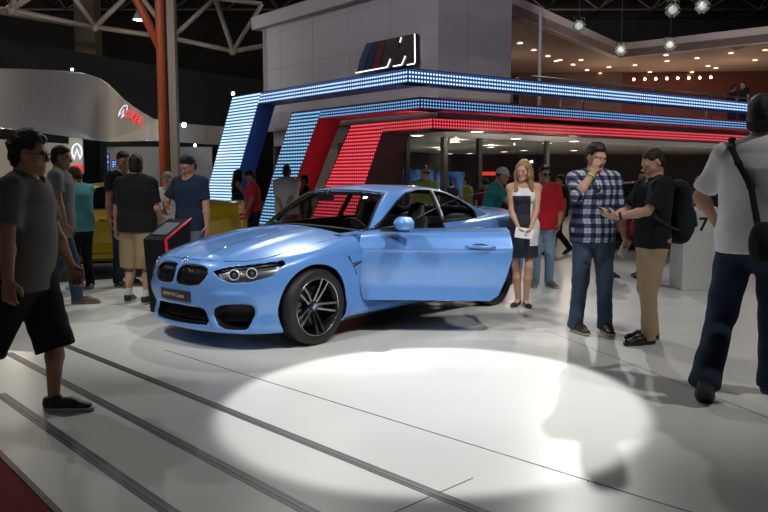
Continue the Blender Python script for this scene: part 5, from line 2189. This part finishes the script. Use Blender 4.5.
def dress_mat():
    m, nt, b = nodes_of('cloth_two_tone')
    tc = nt.nodes.new('ShaderNodeTexCoord')
    sx = nt.nodes.new('ShaderNodeSeparateXYZ')
    nt.links.new(tc.outputs['Object'], sx.inputs[0])
    x, z = sx.outputs[0], sx.outputs[2]
    up = mth(nt, 'GREATER_THAN', z, 1.255)
    sd = mth(nt, 'MULTIPLY', mth(nt, 'LESS_THAN', x, -.075), mth(nt, 'GREATER_THAN', z, .70))
    f = mth(nt, 'MAXIMUM', up, sd)
    mx = nt.nodes.new('ShaderNodeMix')
    mx.data_type = 'RGBA'
    nt.links.new(f, mx.inputs[0])
    mx.inputs[6].default_value = (.012, .015, .035, 1)
    mx.inputs[7].default_value = (.66, .66, .68, 1)
    nt.links.new(mx.outputs[2], b.inputs['Base Color'])
    b.inputs['Roughness'].default_value = .8
    return m


def at(u, d):
    return ((u - 384.0) / FPX * d, d, 0.0)


SHK = dict(mat=shoe_k, sole=sole_g)
# 1 man striding at the left edge
m1 = person(at(47, 4.62), 2, 1.765, 'man in grey polo and black shorts striding past at the left edge', g=1.12, belly=.035, h=.0062,
            feet=((-.08, .0, 0, 0), (.09, -.60, 46, 0)), pel=(0, -.15), lean=3, head=(0, 4), skin=SK2,
            arms=dict(R=dict(w=(.34, -.10, .82), hint=(.5, -1, 0), n=(-1, 0, -.2), curl=30), L=dict(w=(-.29, .06, .80), hint=(-.4, -1, 0), n=(1, 0, 0), curl=35)),
            top=dict(kind='polo', mat=grey_c, hem=-.155, off=.024, sleeve=.78, wr=.004), bottom=dict(kind='shorts', mat=black_c, len=1.24, off=.034, wr=.008),
            shoes=dict(mat=shoe_k, sole=sole_w), hair=dict(kind='curly', mat=hair_k, t=.022), extras=('eyes', 'glasses'))
# 2 grey t-shirt
person(at(61, 8.9), 8, 1.86, 'man in grey t-shirt and jeans walking behind the striding man', h=.009,
       feet=((-.09, -.28, 30, 0), (.09, .20, 0, 0)), skin=SK2, head=(0, 6),
       arms=dict(R=dict(w=(.27, .12, .80), hint=(.3, -1, 0))),
       top=dict(kind='tee', mat=grey2_c, hem=-.12), bottom=dict(kind='jeans', mat=cloth('denim_left', (.04, .075, .12))), shoes=dict(mat=shoe_b, sole=sole_g), hair=dict(kind='short', mat=hair_k))
# 3 teal shirt
person(at(80, 10.0), 146, 1.63, 'man in light teal shirt looking down beside the yellow car', h=.010, lean=4, head=(12, 22), skin=SK2, g=1.05,
       arms=dict(L=dict(w=(-.16, .28, .95), hint=(-1, -.5, -.3), n=(.6, -.6, 0), curl=40), R=dict(w=(.12, .30, .95), hint=(1, -.5, -.3), n=(-.6, -.6, 0), curl=40)),
       top=dict(kind='shirt', mat=teal_c, hem=-.13, sleeve=.85, off=.024), bottom=dict(kind='trousers', mat=black_c), shoes=dict(mat=shoe_w, sole=sole_w), hair=dict(kind='short', mat=hair_b))
# 4 black shirt behind
person(at(124, 10.3), -40, 1.83, 'man in black t-shirt facing the camera behind the man in khaki shorts', h=.010, skin=SK2, head=(-5, 8),
       arms=dict(R=dict(w=(.27, .10, .82), hint=(.4, -1, 0))),
       top=dict(kind='tee', mat=black_c, hem=-.12), bottom=dict(kind='jeans', mat=jean_d), shoes=SHK, hair=dict(kind='short', mat=hair_k))
# 5 khaki shorts, seen from behind
person(at(137, 8.9), 78, 1.74, 'man in black t-shirt and khaki shorts seen from behind', h=.0085, g=1.2, skin=SK1, head=(14, 5),
       feet=((-.145, .02, 0, 14), (.145, -.04, 0, -20)),
       arms=dict(L=dict(w=(-.31, .04, .82), hint=(-.4, -1, 0)), R=dict(w=(.17, .22, .98), hint=(.5, -1, -.2), n=(-1, 0, 0), curl=40)),
       top=dict(kind='tee', mat=black_c, hem=-.10, off=.03, sleeve=.8), bottom=dict(kind='shorts', mat=khaki_c, len=1.16, off=.022),
       shoes=dict(mat=shoe_k, sole=sole_w, sock=sock_w, sockh=.09), hair=dict(kind='short', mat=hair_b, t=.018))
# 6 grey cap
person(at(169, 10.9), -85, 1.56, 'visitor in grey cap and white shirt between the black and navy t-shirts', h=.012, skin=SK3, head=(0, 8),
       arms=dict(R=dict(w=(.05, .30, 1.12), hint=(1, -.5, -.5), n=(-1, 0, 0), curl=40)),
       top=dict(kind='tee', mat=white_c), bottom=dict(kind='jeans', mat=jean_c), shoes=SHK, hair=dict(kind='cap', mat=hair_l, cap=cloth('cap_grey', (.24, .23, .21))))
# 7 navy t-shirt
navy_tee = person(at(191, 9.3), -112, 1.75, 'man in navy t-shirt looking down at the slanted terminal', h=.0085, skin=SK2, head=(-8, 24), g=1.04,
                  arms=dict(R=dict(w=(.14, .30, 1.10), hint=(1, -.5, -.6), n=(-.8, 0, -.3), curl=35), L=dict(w=(-.28, .06, .80), hint=(-.4, -1, 0))),
                  top=dict(kind='tee', mat=navy_c, hem=-.12, off=.022, sleeve=.75), bottom=dict(kind='jeans', mat=cloth('denim_grey', (.10, .14, .17))), shoes=SHK, hair=dict(kind='short', mat=hair_k, t=.016))
# 8 woman in dark dress
person(at(238, 14.6), 20, 1.64, 'woman in dark sleeveless dress in front of the icy blue pillar', h=.014, female=True, skin=SK2, head=(0, 5),
       arms=dict(R=dict(w=(.10, .28, 1.30), hint=(1, -.2, -1), n=(-1, 0, 0), curl=40), L=dict(w=(-.10, .28, 1.0), hint=(-1, -.2, -1), n=(1, 0, 0))),
       top=dict(kind='dress', mat=navy_c, off=.01, skirt=.5), shoes=dict(mat=shoe_k, kind='pump'), hair=dict(kind='long', mat=hair_k))
# 9 coral red shirt
person(at(254, 14.0), 205, 1.62, 'man in coral red shirt standing with the woman in the dark dress', h=.014, skin=SK2, head=(0, 25), lean=3,
       arms=dict(R=dict(w=(.24, .16, .86), hint=(.5, -1, 0)), L=dict(w=(-.20, .2, .9), hint=(-.6, -1, 0))),
       top=dict(kind='polo', mat=coral_c, hem=-.13), bottom=dict(kind='jeans', mat=jean_d), shoes=SHK, hair=dict(kind='short', mat=hair_k))
# 10 white shirt from behind
person(at(287, 13.6), 80, 1.70, 'man in white short-sleeved shirt with hands clasped behind his back', h=.013, g=1.15, skin=SK1, head=(10, 4),
       arms=dict(L=dict(w=(-.03, -.19, .93), hint=(-1, -.6, 0), n=(0, -1, 0), hd=(.7, -.1, -.5), curl=30), R=dict(w=(.03, -.21, .93), hint=(1, -.6, 0), n=(0, -1, 0), hd=(-.7, -.1, -.5), curl=30)),
       top=dict(kind='shirt', mat=whiteg_c, sleeve=.9, hem=-.10, off=.026), bottom=dict(kind='trousers', mat=black_c), shoes=SHK, hair=dict(kind='short', mat=hair_k))
# 11 dark clothes by the pillar
person(at(306, 15.2), 190, 1.53, 'visitor in black between the white shirted man and the car windscreen', h=.015, skin=SK2,
       top=dict(kind='tee', mat=black_c), bottom=dict(kind='jeans', mat=jean_d), shoes=SHK, hair=dict(kind='short', mat=hair_b))
# 12 lime shirt behind the roof
person(at(424, 12.4), -70, 1.68, 'man in yellow green shirt with glasses pushed up, behind the car roof', h=.012, skin=SK1, head=(-8, 0),
       top=dict(kind='tee', mat=lime_c), bottom=dict(kind='jeans', mat=jean_c), shoes=SHK, hair=dict(kind='short', mat=hair_b, t=.006, line=-.01, flat=True), extras=('sunglasses',))
# 13, 14 small ones in the lounge
person(at(451, 20.5), 70, 1.42, 'short dark haired visitor in front of the right blue picture panel', h=.018, skin=SK2, top=dict(kind='tee', mat=black_c), bottom=dict(kind='jeans', mat=jean_d), shoes=SHK, hair=dict(kind='short', mat=hair_k))
person(at(467, 17.5), 150, 1.50, 'visitor in lime top just right of the blue picture panels', h=.016, skin=SK1, top=dict(kind='tee', mat=lime_c), bottom=dict(kind='jeans', mat=jean_d), shoes=SHK, hair=dict(kind='short', mat=hair_b))
person(at(485, 14.6), 100, 1.47, 'visitor in dark red top and dark cap behind the teal shirt', h=.015, skin=SK2, top=dict(kind='tee', mat=maroon_c), bottom=dict(kind='jeans', mat=jean_d), shoes=SHK, hair=dict(kind='cap', mat=hair_k, cap=cloth('cap_dark', (.03, .06, .05))))
# 15 teal with cap
person(at(494, 11.3), -20, 1.66, 'man in dark teal t-shirt and white cap leaning over beside the open car door', h=.011, skin=SK1, lean=17, head=(0, 10), pel=(0, -.1),
       arms=dict(R=dict(w=(.20, .50, 1.0), hint=(.6, -1, -.4), n=(0, 0, -1), curl=20), L=dict(w=(-.2, .5, 1.02), hint=(-.6, -1, -.4), n=(0, 0, -1), curl=20)),
       top=dict(kind='tee', mat=teal2_c, off=.022, sleeve=.8), bottom=dict(kind='jeans', mat=black_c), shoes=SHK, hair=dict(kind='cap', mat=hair_k, cap=cloth('cap_white', (.45, .5, .6))))
# 16 hostess
hostess = person(at(523.5, 8.62), -100, 1.68, 'hostess with long blonde hair in a navy and white dress beside the open door', female=True, h=.0075, skin=(.50, .29, .20), head=(-24, 8),
                 feet=((-.055, .02, 0, 14), (.06, -.03, 0, -22)),
                 arms=dict(R=dict(w=(.05, .23, .95), hint=(1, -.6, -.1), n=(-.7, 0, .5), curl=35), L=dict(w=(-.08, .25, .95), hint=(-1, -.6, -.1), n=(.7, 0, .5), curl=35)),
                 top=dict(kind='dress', mat=dress_mat(), off=.012, skirt=.60, wr=.003), shoes=dict(mat=shoe_k, kind='pump'), hair=dict(kind='long', mat=hair_l, t=.012), extras=('eyes',))
# 17 red shirt and light jeans
person(at(543, 10.25), -98, 1.64, 'man in red shirt, dark sunglasses and light jeans behind the hostess', h=.010, skin=SK2, head=(20, 3), g=1.08,
       feet=((-.12, .0, 0, 25), (.10, .02, 0, -10)),
       arms=dict(L=dict(w=(-.22, .12, .92), hint=(-.6, -1, 0)), R=dict(w=(.2, .2, .95), hint=(.6, -1, 0))),
       top=dict(kind='shirt', mat=red_c, sleeve=1.3, hem=-.12, off=.022), bottom=dict(kind='jeans', mat=jean_l), shoes=dict(mat=cloth('shoe_grey', (.16, .18, .16)), sole=sole_w), hair=dict(kind='short', mat=hair_k), extras=('sunglasses',))
# 18 passer-by
person(at(561, 14.6), 185, 1.55, 'passer-by in black between the red shirt and the checked shirt', h=.014, skin=SK2, feet=((-.08, .25, 0, 0), (.08, -.25, 30, 0)),
       top=dict(kind='tee', mat=black_c), bottom=dict(kind='jeans', mat=black_c), shoes=SHK, hair=dict(kind='short', mat=hair_k))
# 19 checked shirt
plaid = person(at(593, 7.2), -88, 1.80, 'man in blue checked shirt and jeans with one hand at his mouth', h=.0058, skin=SK1, head=(16, 13), g=1.06,
               feet=((-.13, .06, 0, -2), (.125, .02, 0, 12)),
               arms=dict(R=dict(w=(.070, .185, 1.47), hint=(.75, .35, -1), n=(-.75, -.6, 0), hd=(-.35, -.05, 1), curl=18),
                         L=dict(w=(-.27, .12, .845), hint=(-.5, -1, 0), n=(1, .2, 0), curl=45)),
               top=dict(kind='shirt', mat=plaid_mat(), sleeve=1.12, hem=-.115, off=.022, wr=.006), bottom=dict(kind='jeans', mat=jean_c, ankle=.072, wr=.006),
               shoes=dict(mat=shoe_d, sole=sole_w), hair=dict(kind='short', mat=hair_b, t=.016), extras=('eyes',))
# 20 black polo with backpack
polo = person(at(651, 6.75), 192, 1.745, 'man in black polo and beige chinos with a backpack looking at his phone', h=.0058, skin=SK3, head=(0, 26), g=.96, lean=-1,
              feet=((-.10, .08, 0, 4), (.09, -.06, 0, -14)), pel=(0, -.02),
              arms=dict(L=dict(w=(-.05, .36, 1.135), hint=(-1, -.9, -.7), n=(.35, -.1, 1), hd=(.25, .9, .15), curl=38), R=dict(w=(.09, .34, 1.13), hint=(1, -.9, -.7), n=(-.35, -.1, 1), hd=(-.25, .9, .15), curl=38)),
              top=dict(kind='polo', mat=blackp_c, hem=-.10, off=.02, sleeve=.82, wr=.005), bottom=dict(kind='trousers', mat=chino_c, off=.016, ankle=.06, wr=.007),
              shoes=dict(mat=shoe_k, sole=mat('sole_dark', (.03, .028, .027), .6)), hair=dict(kind='short', mat=hair_b, t=.006, flat=True), extras=('eyes',))
# 21, 22
person(at(607, 11.2), -60, 1.56, 'visitor in maroon t-shirt mostly hidden behind the checked shirt', h=.013, skin=SK1, top=dict(kind='tee', mat=maroon_c), bottom=dict(kind='jeans', mat=jean_d), shoes=SHK, hair=dict(kind='short', mat=hair_k))
person(at(645, 11.3), 200, 1.60, 'visitor in black standing hidden behind the man with the phone', h=.013, skin=SK1, feet=((-.12, .1, 0, 10), (.1, -.05, 0, 0)), top=dict(kind='tee', mat=black_c), bottom=dict(kind='jeans', mat=black_c), shoes=SHK, hair=dict(kind='short', mat=hair_k))
# 23 background pair by the plinth
person(at(682, 14.3), -120, 1.47, 'dark haired visitor in blue behind the white plinth', h=.014, skin=SK2, top=dict(kind='tee', mat=cloth('cloth_blue_far', (.05, .10, .14))), bottom=dict(kind='jeans', mat=jean_d), shoes=SHK, hair=dict(kind='short', mat=hair_k))
person(at(697, 13.6), -95, 1.52, 'bald visitor in brown behind the white plinth', h=.014, skin=SK1, top=dict(kind='shirt', mat=cloth('cloth_brown_far', (.10, .07, .05)), sleeve=1.7), bottom=dict(kind='jeans', mat=jean_d), shoes=SHK, hair=dict(kind='bald', mat=hair_g))
# 24 white polo, walking away
wp = person(at(757, 5.0), 56, 2.03, 'man in white polo walking away at the right edge with a black shoulder bag', h=.0066, skin=SK2, head=(-4, 3), g=1.04, lean=1, twist=6,
            feet=((-.17, -.34, 40, 12), (.10, .22, 0, -18)), pel=(0, 0),
            arms=dict(L=dict(w=(-.28, .26, 1.02), hint=(-.7, -1, -.1), n=(1, 0, 0), curl=30), R=dict(w=(.30, .05, .84), hint=(.5, -1, 0))),
            top=dict(kind='polo', mat=whiteg_c, hem=-.09, off=.026, sleeve=.82, wr=.007), bottom=dict(kind='jeans', mat=jean_d, off=.02, ankle=.078, wr=.009),
            shoes=dict(mat=shoe_d, sole=mat('sole_dark', (.03, .028, .027), .6)), hair=dict(kind='short', mat=hair_k, t=.012))
# 25 upstairs
for u, Y, f, lab in ((743, 29.2, 200, 'dark silhouette standing upstairs behind the railing near the right edge'), (732, 30.4, 20, 'dark silhouette upstairs left of the one nearest the right edge'), (515, 27.5, -40, 'dark silhouette upstairs beside the white stand wall')):
    p = atd(u, 100, Y)
    person((p.x, Y, 3.25), f, 1.82, lab, h=.02, skin=SK2, top=dict(kind='tee', mat=black_c), bottom=dict(kind='jeans', mat=jean_d), shoes=SHK, hair=dict(kind='short', mat=hair_k))

# ---------------------------------------------------------------- things they hold or carry
phone_m = mat('phone_white', (.6, .6, .62), .3)
phone_k = mat('phone_dark', (.03, .03, .035), .2)


def held(name, label, cat, P, key, size, m, face, off=(0, 0, 0), up=None, scr=None):
    hd, n = P['palm' + key]
    c = P['world'](P['wrist' + key] + hd * .085 + n * .028 + V3(*off))
    z = P['wdir'](face)
    x = P['wdir'](up if up is not None else hd)
    R = frame3(x, z)
    o = empty(name, c)
    tag(o, label, cat)
    o.rotation_euler = R.to_euler()
    MB().box((0, 0, 0), size).build('case', m, o, bevel=.004)
    if scr:
        MB().box((0, 0, size[2] / 2 + .0005), (size[0] * .86, size[1] * .88, .001)).build('screen', scr, o)
    return o


held('tablet', 'white tablet held by the hostess in front of her dress', 'tablet', hostess, 'L', (.20, .13, .010), phone_m, (.0, .8, .5), off=(.02, .02, .01), up=(1, 0, .15))
held('phone', 'dark phone in both hands of the man in the black polo', 'phone', polo, 'L', (.14, .07, .009), phone_k, (0, -.5, .85), off=(.05, .01, .012), up=(.3, .9, .4), scr=emitter('phone_screen', (.3, .35, .4), .3))
held('leaflet', 'white leaflet in the lowered hand of the man in the checked shirt', 'leaflet', plaid, 'L', (.17, .09, .012), phone_m, (-.4, .9, 0), off=(0, .02, -.015), up=(.25, .5, -.8))
# wristband and watch
hd = unit(plaid['wristR'] - plaid['elbowR'])
for P, key, m, nm, lab, r in ((plaid, 'R', mat('band_green', (.30, .55, .05), .5), 'wristband', 'lime green wristband on the raised arm of the checked shirt man', .034), (polo, 'L', shoe_k, 'wristwatch', 'black wristwatch on the man with the phone', .033)):
    d = unit(P['wrist' + key] - P['elbow' + key])
    c = P['wrist' + key] - d * .03
    z = P['wdir'](d)
    o = empty(nm, P['world'](c))
    tag(o, lab, 'wristband' if nm == 'wristband' else 'watch')
    Rz_ = frame3(z.orthogonal(), z)
    MB().lathe([(r, -.011), (r + .004, -.009), (r + .004, .009), (r, .011)], 24, (0, 0, 0), Rz_, True).build('band', m, o)
# sunglasses hanging at the collar
c = plaid['P'] + plaid['U'] * .36 + plaid['fw'] * .168
o = empty('sunglasses', plaid['world'](c))
tag(o, 'dark sunglasses hooked on the front of the checked shirt', 'sunglasses')
b = MB()
wx, wf = plaid['wdir'](plaid['lat']), plaid['wdir'](plaid['fw'])
for s in (-1, 1):
    R = frame3(wx, wf)
    b.lathe([(.0, -.002), (.024, -.002), (.026, .0), (.024, .003), (0, .004)], 16, wx * s * .012 + Vector((0, 0, -.028 + s * .028)), R)
b.tube([Vector((0, 0, .02)), Vector((0, 0, .05)) - wf * .01], .004, 6)
b.build('frame', phone_k, o)

# backpack
P = polo
bk = cloth('backpack_cloth', (.014, .020, .024))
bk2 = cloth('backpack_teal', (.02, .045, .055))
root = P['root']
bp_ = empty('backpack', root.location, root.rotation_euler.z)
tag(bp_, 'black and teal backpack on the back of the man with the phone', 'backpack')
B0 = P['P'] + P['U'] * .23 - P['fw'] * .245
st = [(Seg(B0 - P['U'] * .20, B0 + P['U'] * .19 + P['fw'] * .01, (.165, .105), (.14, .085), P['lat']), '+', .05),
      (Seg(B0 - P['U'] * .17 - P['fw'] * .07, B0 + P['U'] * .0 - P['fw'] * .06, (.13, .065), (.12, .055), P['lat']), '+', .03)]
v, q = sdf_mesh(st, .008)
N = vnormals(v, q)
v = v + N * (wob(v, 22, 9) * .006)[:, None]
mesh_np('bag_body', v * P['S'], q, bk, bp_)
st = [(Seg(B0 - P['U'] * .13 - P['fw'] * .13, B0 - P['U'] * .02 - P['fw'] * .115, (.10, .03), (.09, .028), P['lat']), '+', .03)]
v, q = sdf_mesh(st, .008)
mesh_np('front_pocket', v * P['S'], q, bk2, bp_)
for s in (-1, 1):
    X = P['lat'] * s
    c = P['P'] + X * .115
    pts = [c + P['U'] * .44 - P['fw'] * .15, c + P['U'] * .515 - P['fw'] * .06, c + P['U'] * .52 + P['fw'] * .03, c + P['U'] * .46 + P['fw'] * .115, c + X * .02 + P['U'] * .32 + P['fw'] * .145, c + X * .06 + P['U'] * .18 + P['fw'] * .09, c + X * .065 + P['U'] * .10 - P['fw'] * .02, c + X * .02 + P['U'] * .06 - P['fw'] * .17]
    st = [(Seg(pts[i], pts[i + 1], (.026, .011), (.026, .011), P['lat']), '+', .012) for i in range(len(pts) - 1)]
    v, q = sdf_mesh(st, .006)
    mesh_np('shoulder_strap', v * P['S'], q, bk2, bp_)

# shoulder bag of the man in white
P = wp
sb = empty('shoulder_bag', P['root'].location, P['root'].rotation_euler.z)
tag(sb, 'black shoulder bag on a diagonal strap over the white polo', 'bag')
c0 = P['P'] - P['U'] * .03 + P['lat'] * .12 - P['fw'] * .25
bagm = cloth('bag_black', (.010, .010, .012))
lat_b = unit(P['lat'] * .8 + P['fw'] * .35)
st = [(Seg(c0 - lat_b * .10, c0 + lat_b * .13, (.055, .115), (.055, .11), P['fw']), '+', .02), (Seg(c0 - lat_b * .09 - P['fw'] * .045 - P['U'] * .02, c0 + lat_b * .11 - P['fw'] * .045 - P['U'] * .02, (.03, .08), (.03, .08), P['fw']), '+', .01)]
v, q = sdf_mesh(st, .008)
mesh_np('bag_body', v * P['S'], q, bagm, sb)
pts = [c0 - lat_b * .11 + P['U'] * .08, P['P'] + P['U'] * .27 - P['lat'] * .03 - P['fw'] * .178, P['P'] + P['U'] * .40 - P['lat'] * .10 - P['fw'] * .16, P['P'] + P['U'] * .49 - P['lat'] * .145 - P['fw'] * .10, P['P'] + P['U'] * .54 - P['lat'] * .15 + P['fw'] * .0,
       P['P'] + P['U'] * .46 - P['lat'] * .14 + P['fw'] * .11, P['P'] + P['U'] * .30 - P['lat'] * .03 + P['fw'] * .165, P['P'] + P['U'] * .15 + P['lat'] * .12 + P['fw'] * .14, P['P'] + P['U'] * .12 + P['lat'] * .215 + P['fw'] * .0, c0 + lat_b * .13 + P['U'] * .07]
st = [(Seg(pts[i], pts[i + 1], (.018, .010), (.018, .010), P['lat']), '+', .012) for i in range(len(pts) - 1)]
v, q = sdf_mesh(st, .005)
mesh_np('bag_strap', v * P['S'], q, bagm, sb)
# small bright lamp far back beside the backpack
lp = atd(695, 196, 12.5)
t = empty('spot_lamp', (lp.x, 12.5, 0))
tag(t, 'bright camera lamp on a thin stand left of the white polo', 'lamp')
MB().ball((0, 0, lp.z), .032, 12).build('bulb', emitter('flash_white', (.95, .98, 1), 60), t)
MB().lathe([(.03, 0), (.055, .03), (.05, .12), (0, .12)], 16, (0, .01, lp.z), frame3((1, 0, 0), (0, 1, 0))).build('lamp_shell', phone_k, t)
MB().tube([(0, .06, 0), (0, .06, lp.z)], .012, 6).box((0, .06, .01), (.25, .25, .02)).build('stand', phone_k, t)
# ---------------------------------------------------------------- light
w = bpy.data.worlds.new('hall_air')
SC.world = w
w.use_nodes = True
w.node_tree.nodes['Background'].inputs[0].default_value = (.5, .52, .6, 1)
w.node_tree.nodes['Background'].inputs[1].default_value = .05


def spot(name, loc, aim, watts, deg, blend=.3, size=.15, col=(1, .97, .92)):
    l = bpy.data.lights.new(name, 'SPOT')
    l.energy = watts
    l.spot_size = math.radians(deg)
    l.spot_blend = blend
    l.shadow_soft_size = size
    l.color = col
    o = bpy.data.objects.new(name, l)
    COL.objects.link(o)
    o.location = loc
    d = Vector(aim) - Vector(loc)
    o.rotation_euler = d.to_track_quat('-Z', 'Y').to_euler()
    return o


spot('floor_pool_light', (1.55, 9.2, 7.2), (.37, 5.08, 0), 3500, 18.8, .14, .05, (1, .985, .96))
spot('rear_flood_light', (4.9, 19.0, 7.5), (.6, 6.5, 0), 1050, 55, .5, .10, (1, .98, .95))
spot('car_light', (-4.5, 2.2, 7.5), (-.9, 7.9, .6), 1300, 34, .5, .10)
spot('car_light', (2.8, 2.5, 8.0), (-.2, 8, .6), 1450, 32, .5, .10)
spot('car_light', (-1.5, 13.5, 7.5), (-1.2, 7.5, .5), 800, 60, .5, .10)
spot('car_light', (-6.5, 8.0, 7.5), (-1.5, 7.5, .5), 300, 60, .5, .10)
spot('visitor_light', (5.5, 3.0, 8.0), (2.5, 6.4, 1.2), 900, 44, .6, .12)
spot('far_visitor_fill', (6.5, 4.5, 7.5), (5.0, 11.5, .9), 620, 52, .6, .12)  # added fill that brightens the far visitors and the plinth
spot('left_light', (-5.5, 12.5, 7.0), (-3.5, 6.0, 0), 110, 80, .6, .15, (.95, 1, .98))
spot('stand_wall_light', (-8, 12, 9.5), (-1.5, 21, 6), 1500, 60, .6, .3, (.95, .92, 1))
spot('stand_wall_light', (6, 9, 9.5), (2.5, 21, 6), 1200, 50, .6, .3, (.95, .92, 1))
spot('upper_edge_fill', (7, 14, 9.5), (9.5, 30, 6.3), 2600, 50, .6, .2, (1, .92, .88))  # added fill for the dim fascia of the upper lounge
spot('left_front_fill', (-4.5, -1.5, 7), (-2.4, 5.5, .9), 120, 40, .6, .12)  # added fill lifting the front of the striding man
spot('left_back_fill', (-6, 8.2, 7.2), (-4.6, 12.2, .7), 420, 45, .6, .12, (1, .95, .85))  # added to brighten the yellow car, no known lamp
spot('left_stand_light', (-8.5, 13.0, 6.0), (-10, 22, 3.2), 1500, 80, .7, .3, (1, .95, .85))
spot('left_stand_light', (-13, 15, 6.8), (-10.5, 20, 3.3), 350, 60, 1.0, .2, (.85, .92, 1))


def point(name, p, e, col, r=.02):
    l = bpy.data.lights.new(name, 'POINT')
    l.energy = e
    l.color = col
    l.shadow_soft_size = r
    o = bpy.data.objects.new(name, l)
    COL.objects.link(o)
    o.location = p


for u, v in ((417, 135.2), (456, 141.6), (516, 138.3), (547, 142.8), (574, 141), (491, 147), (440, 149.3)):
    p = gp(u, v, 2.47)
    point('lounge_light', p, 34, (1, .86, .68))
for p, e in (((9.2, 32.3, 4.4), 75), ((14, 31.5, 4.4), 75), ((5.0, 30, 4.4), 45), ((12, 33, 4.4), 50)):
    point('upper_lounge_light', p, e, (1, .78, .60))
for p in ((8.5, 21.5, 2.0), (12.5, 24.5, 2.0), (16, 27, 2.0)):
    point('lounge_light', p, 70, (1, .9, .78))  # bare points added to brighten the right ceiling, which has no downlights
point('shop_light', (-9.5, 19.5, 2.4), 110, (1, .9, .75))
point('shop_light', (-8.2, 27, 2.4), 60, (.9, .95, 1))
for p, e in (((-8.25, 26, 6.45), 130), ((-24, 40, 10), 260), ((9, 40, 9), 320), ((-2, 30, 9.5), 110), ((-14, 26, 9), 100)):
    point('hall_lamp_and_fill', p, e, (1, .9, .78), .02)  # first sits at the round lamp, the others are added to lift the roof

# ---------------------------------------------------------------- camera
cd = bpy.data.cameras.new('camera')
co = bpy.data.objects.new('camera', cd)
COL.objects.link(co)
co.location = (0, 0, CAMH)
co.rotation_euler = (PI / 2 - PITCH, 0, 0)
cd.sensor_width = 36
cd.lens = 36 * FPX / 768
cd.clip_end = 200
SC.camera = co
SC.view_settings.view_transform = 'Standard'
SC.view_settings.look = 'None'
SC.view_settings.gamma = 1
SC.view_settings.exposure = 0.0
SC.cycles.use_denoising = True
SC.cycles.max_bounces = 8
SC.cycles.transparent_max_bounces = 16
SC.cycles.sample_clamp_indirect = 6
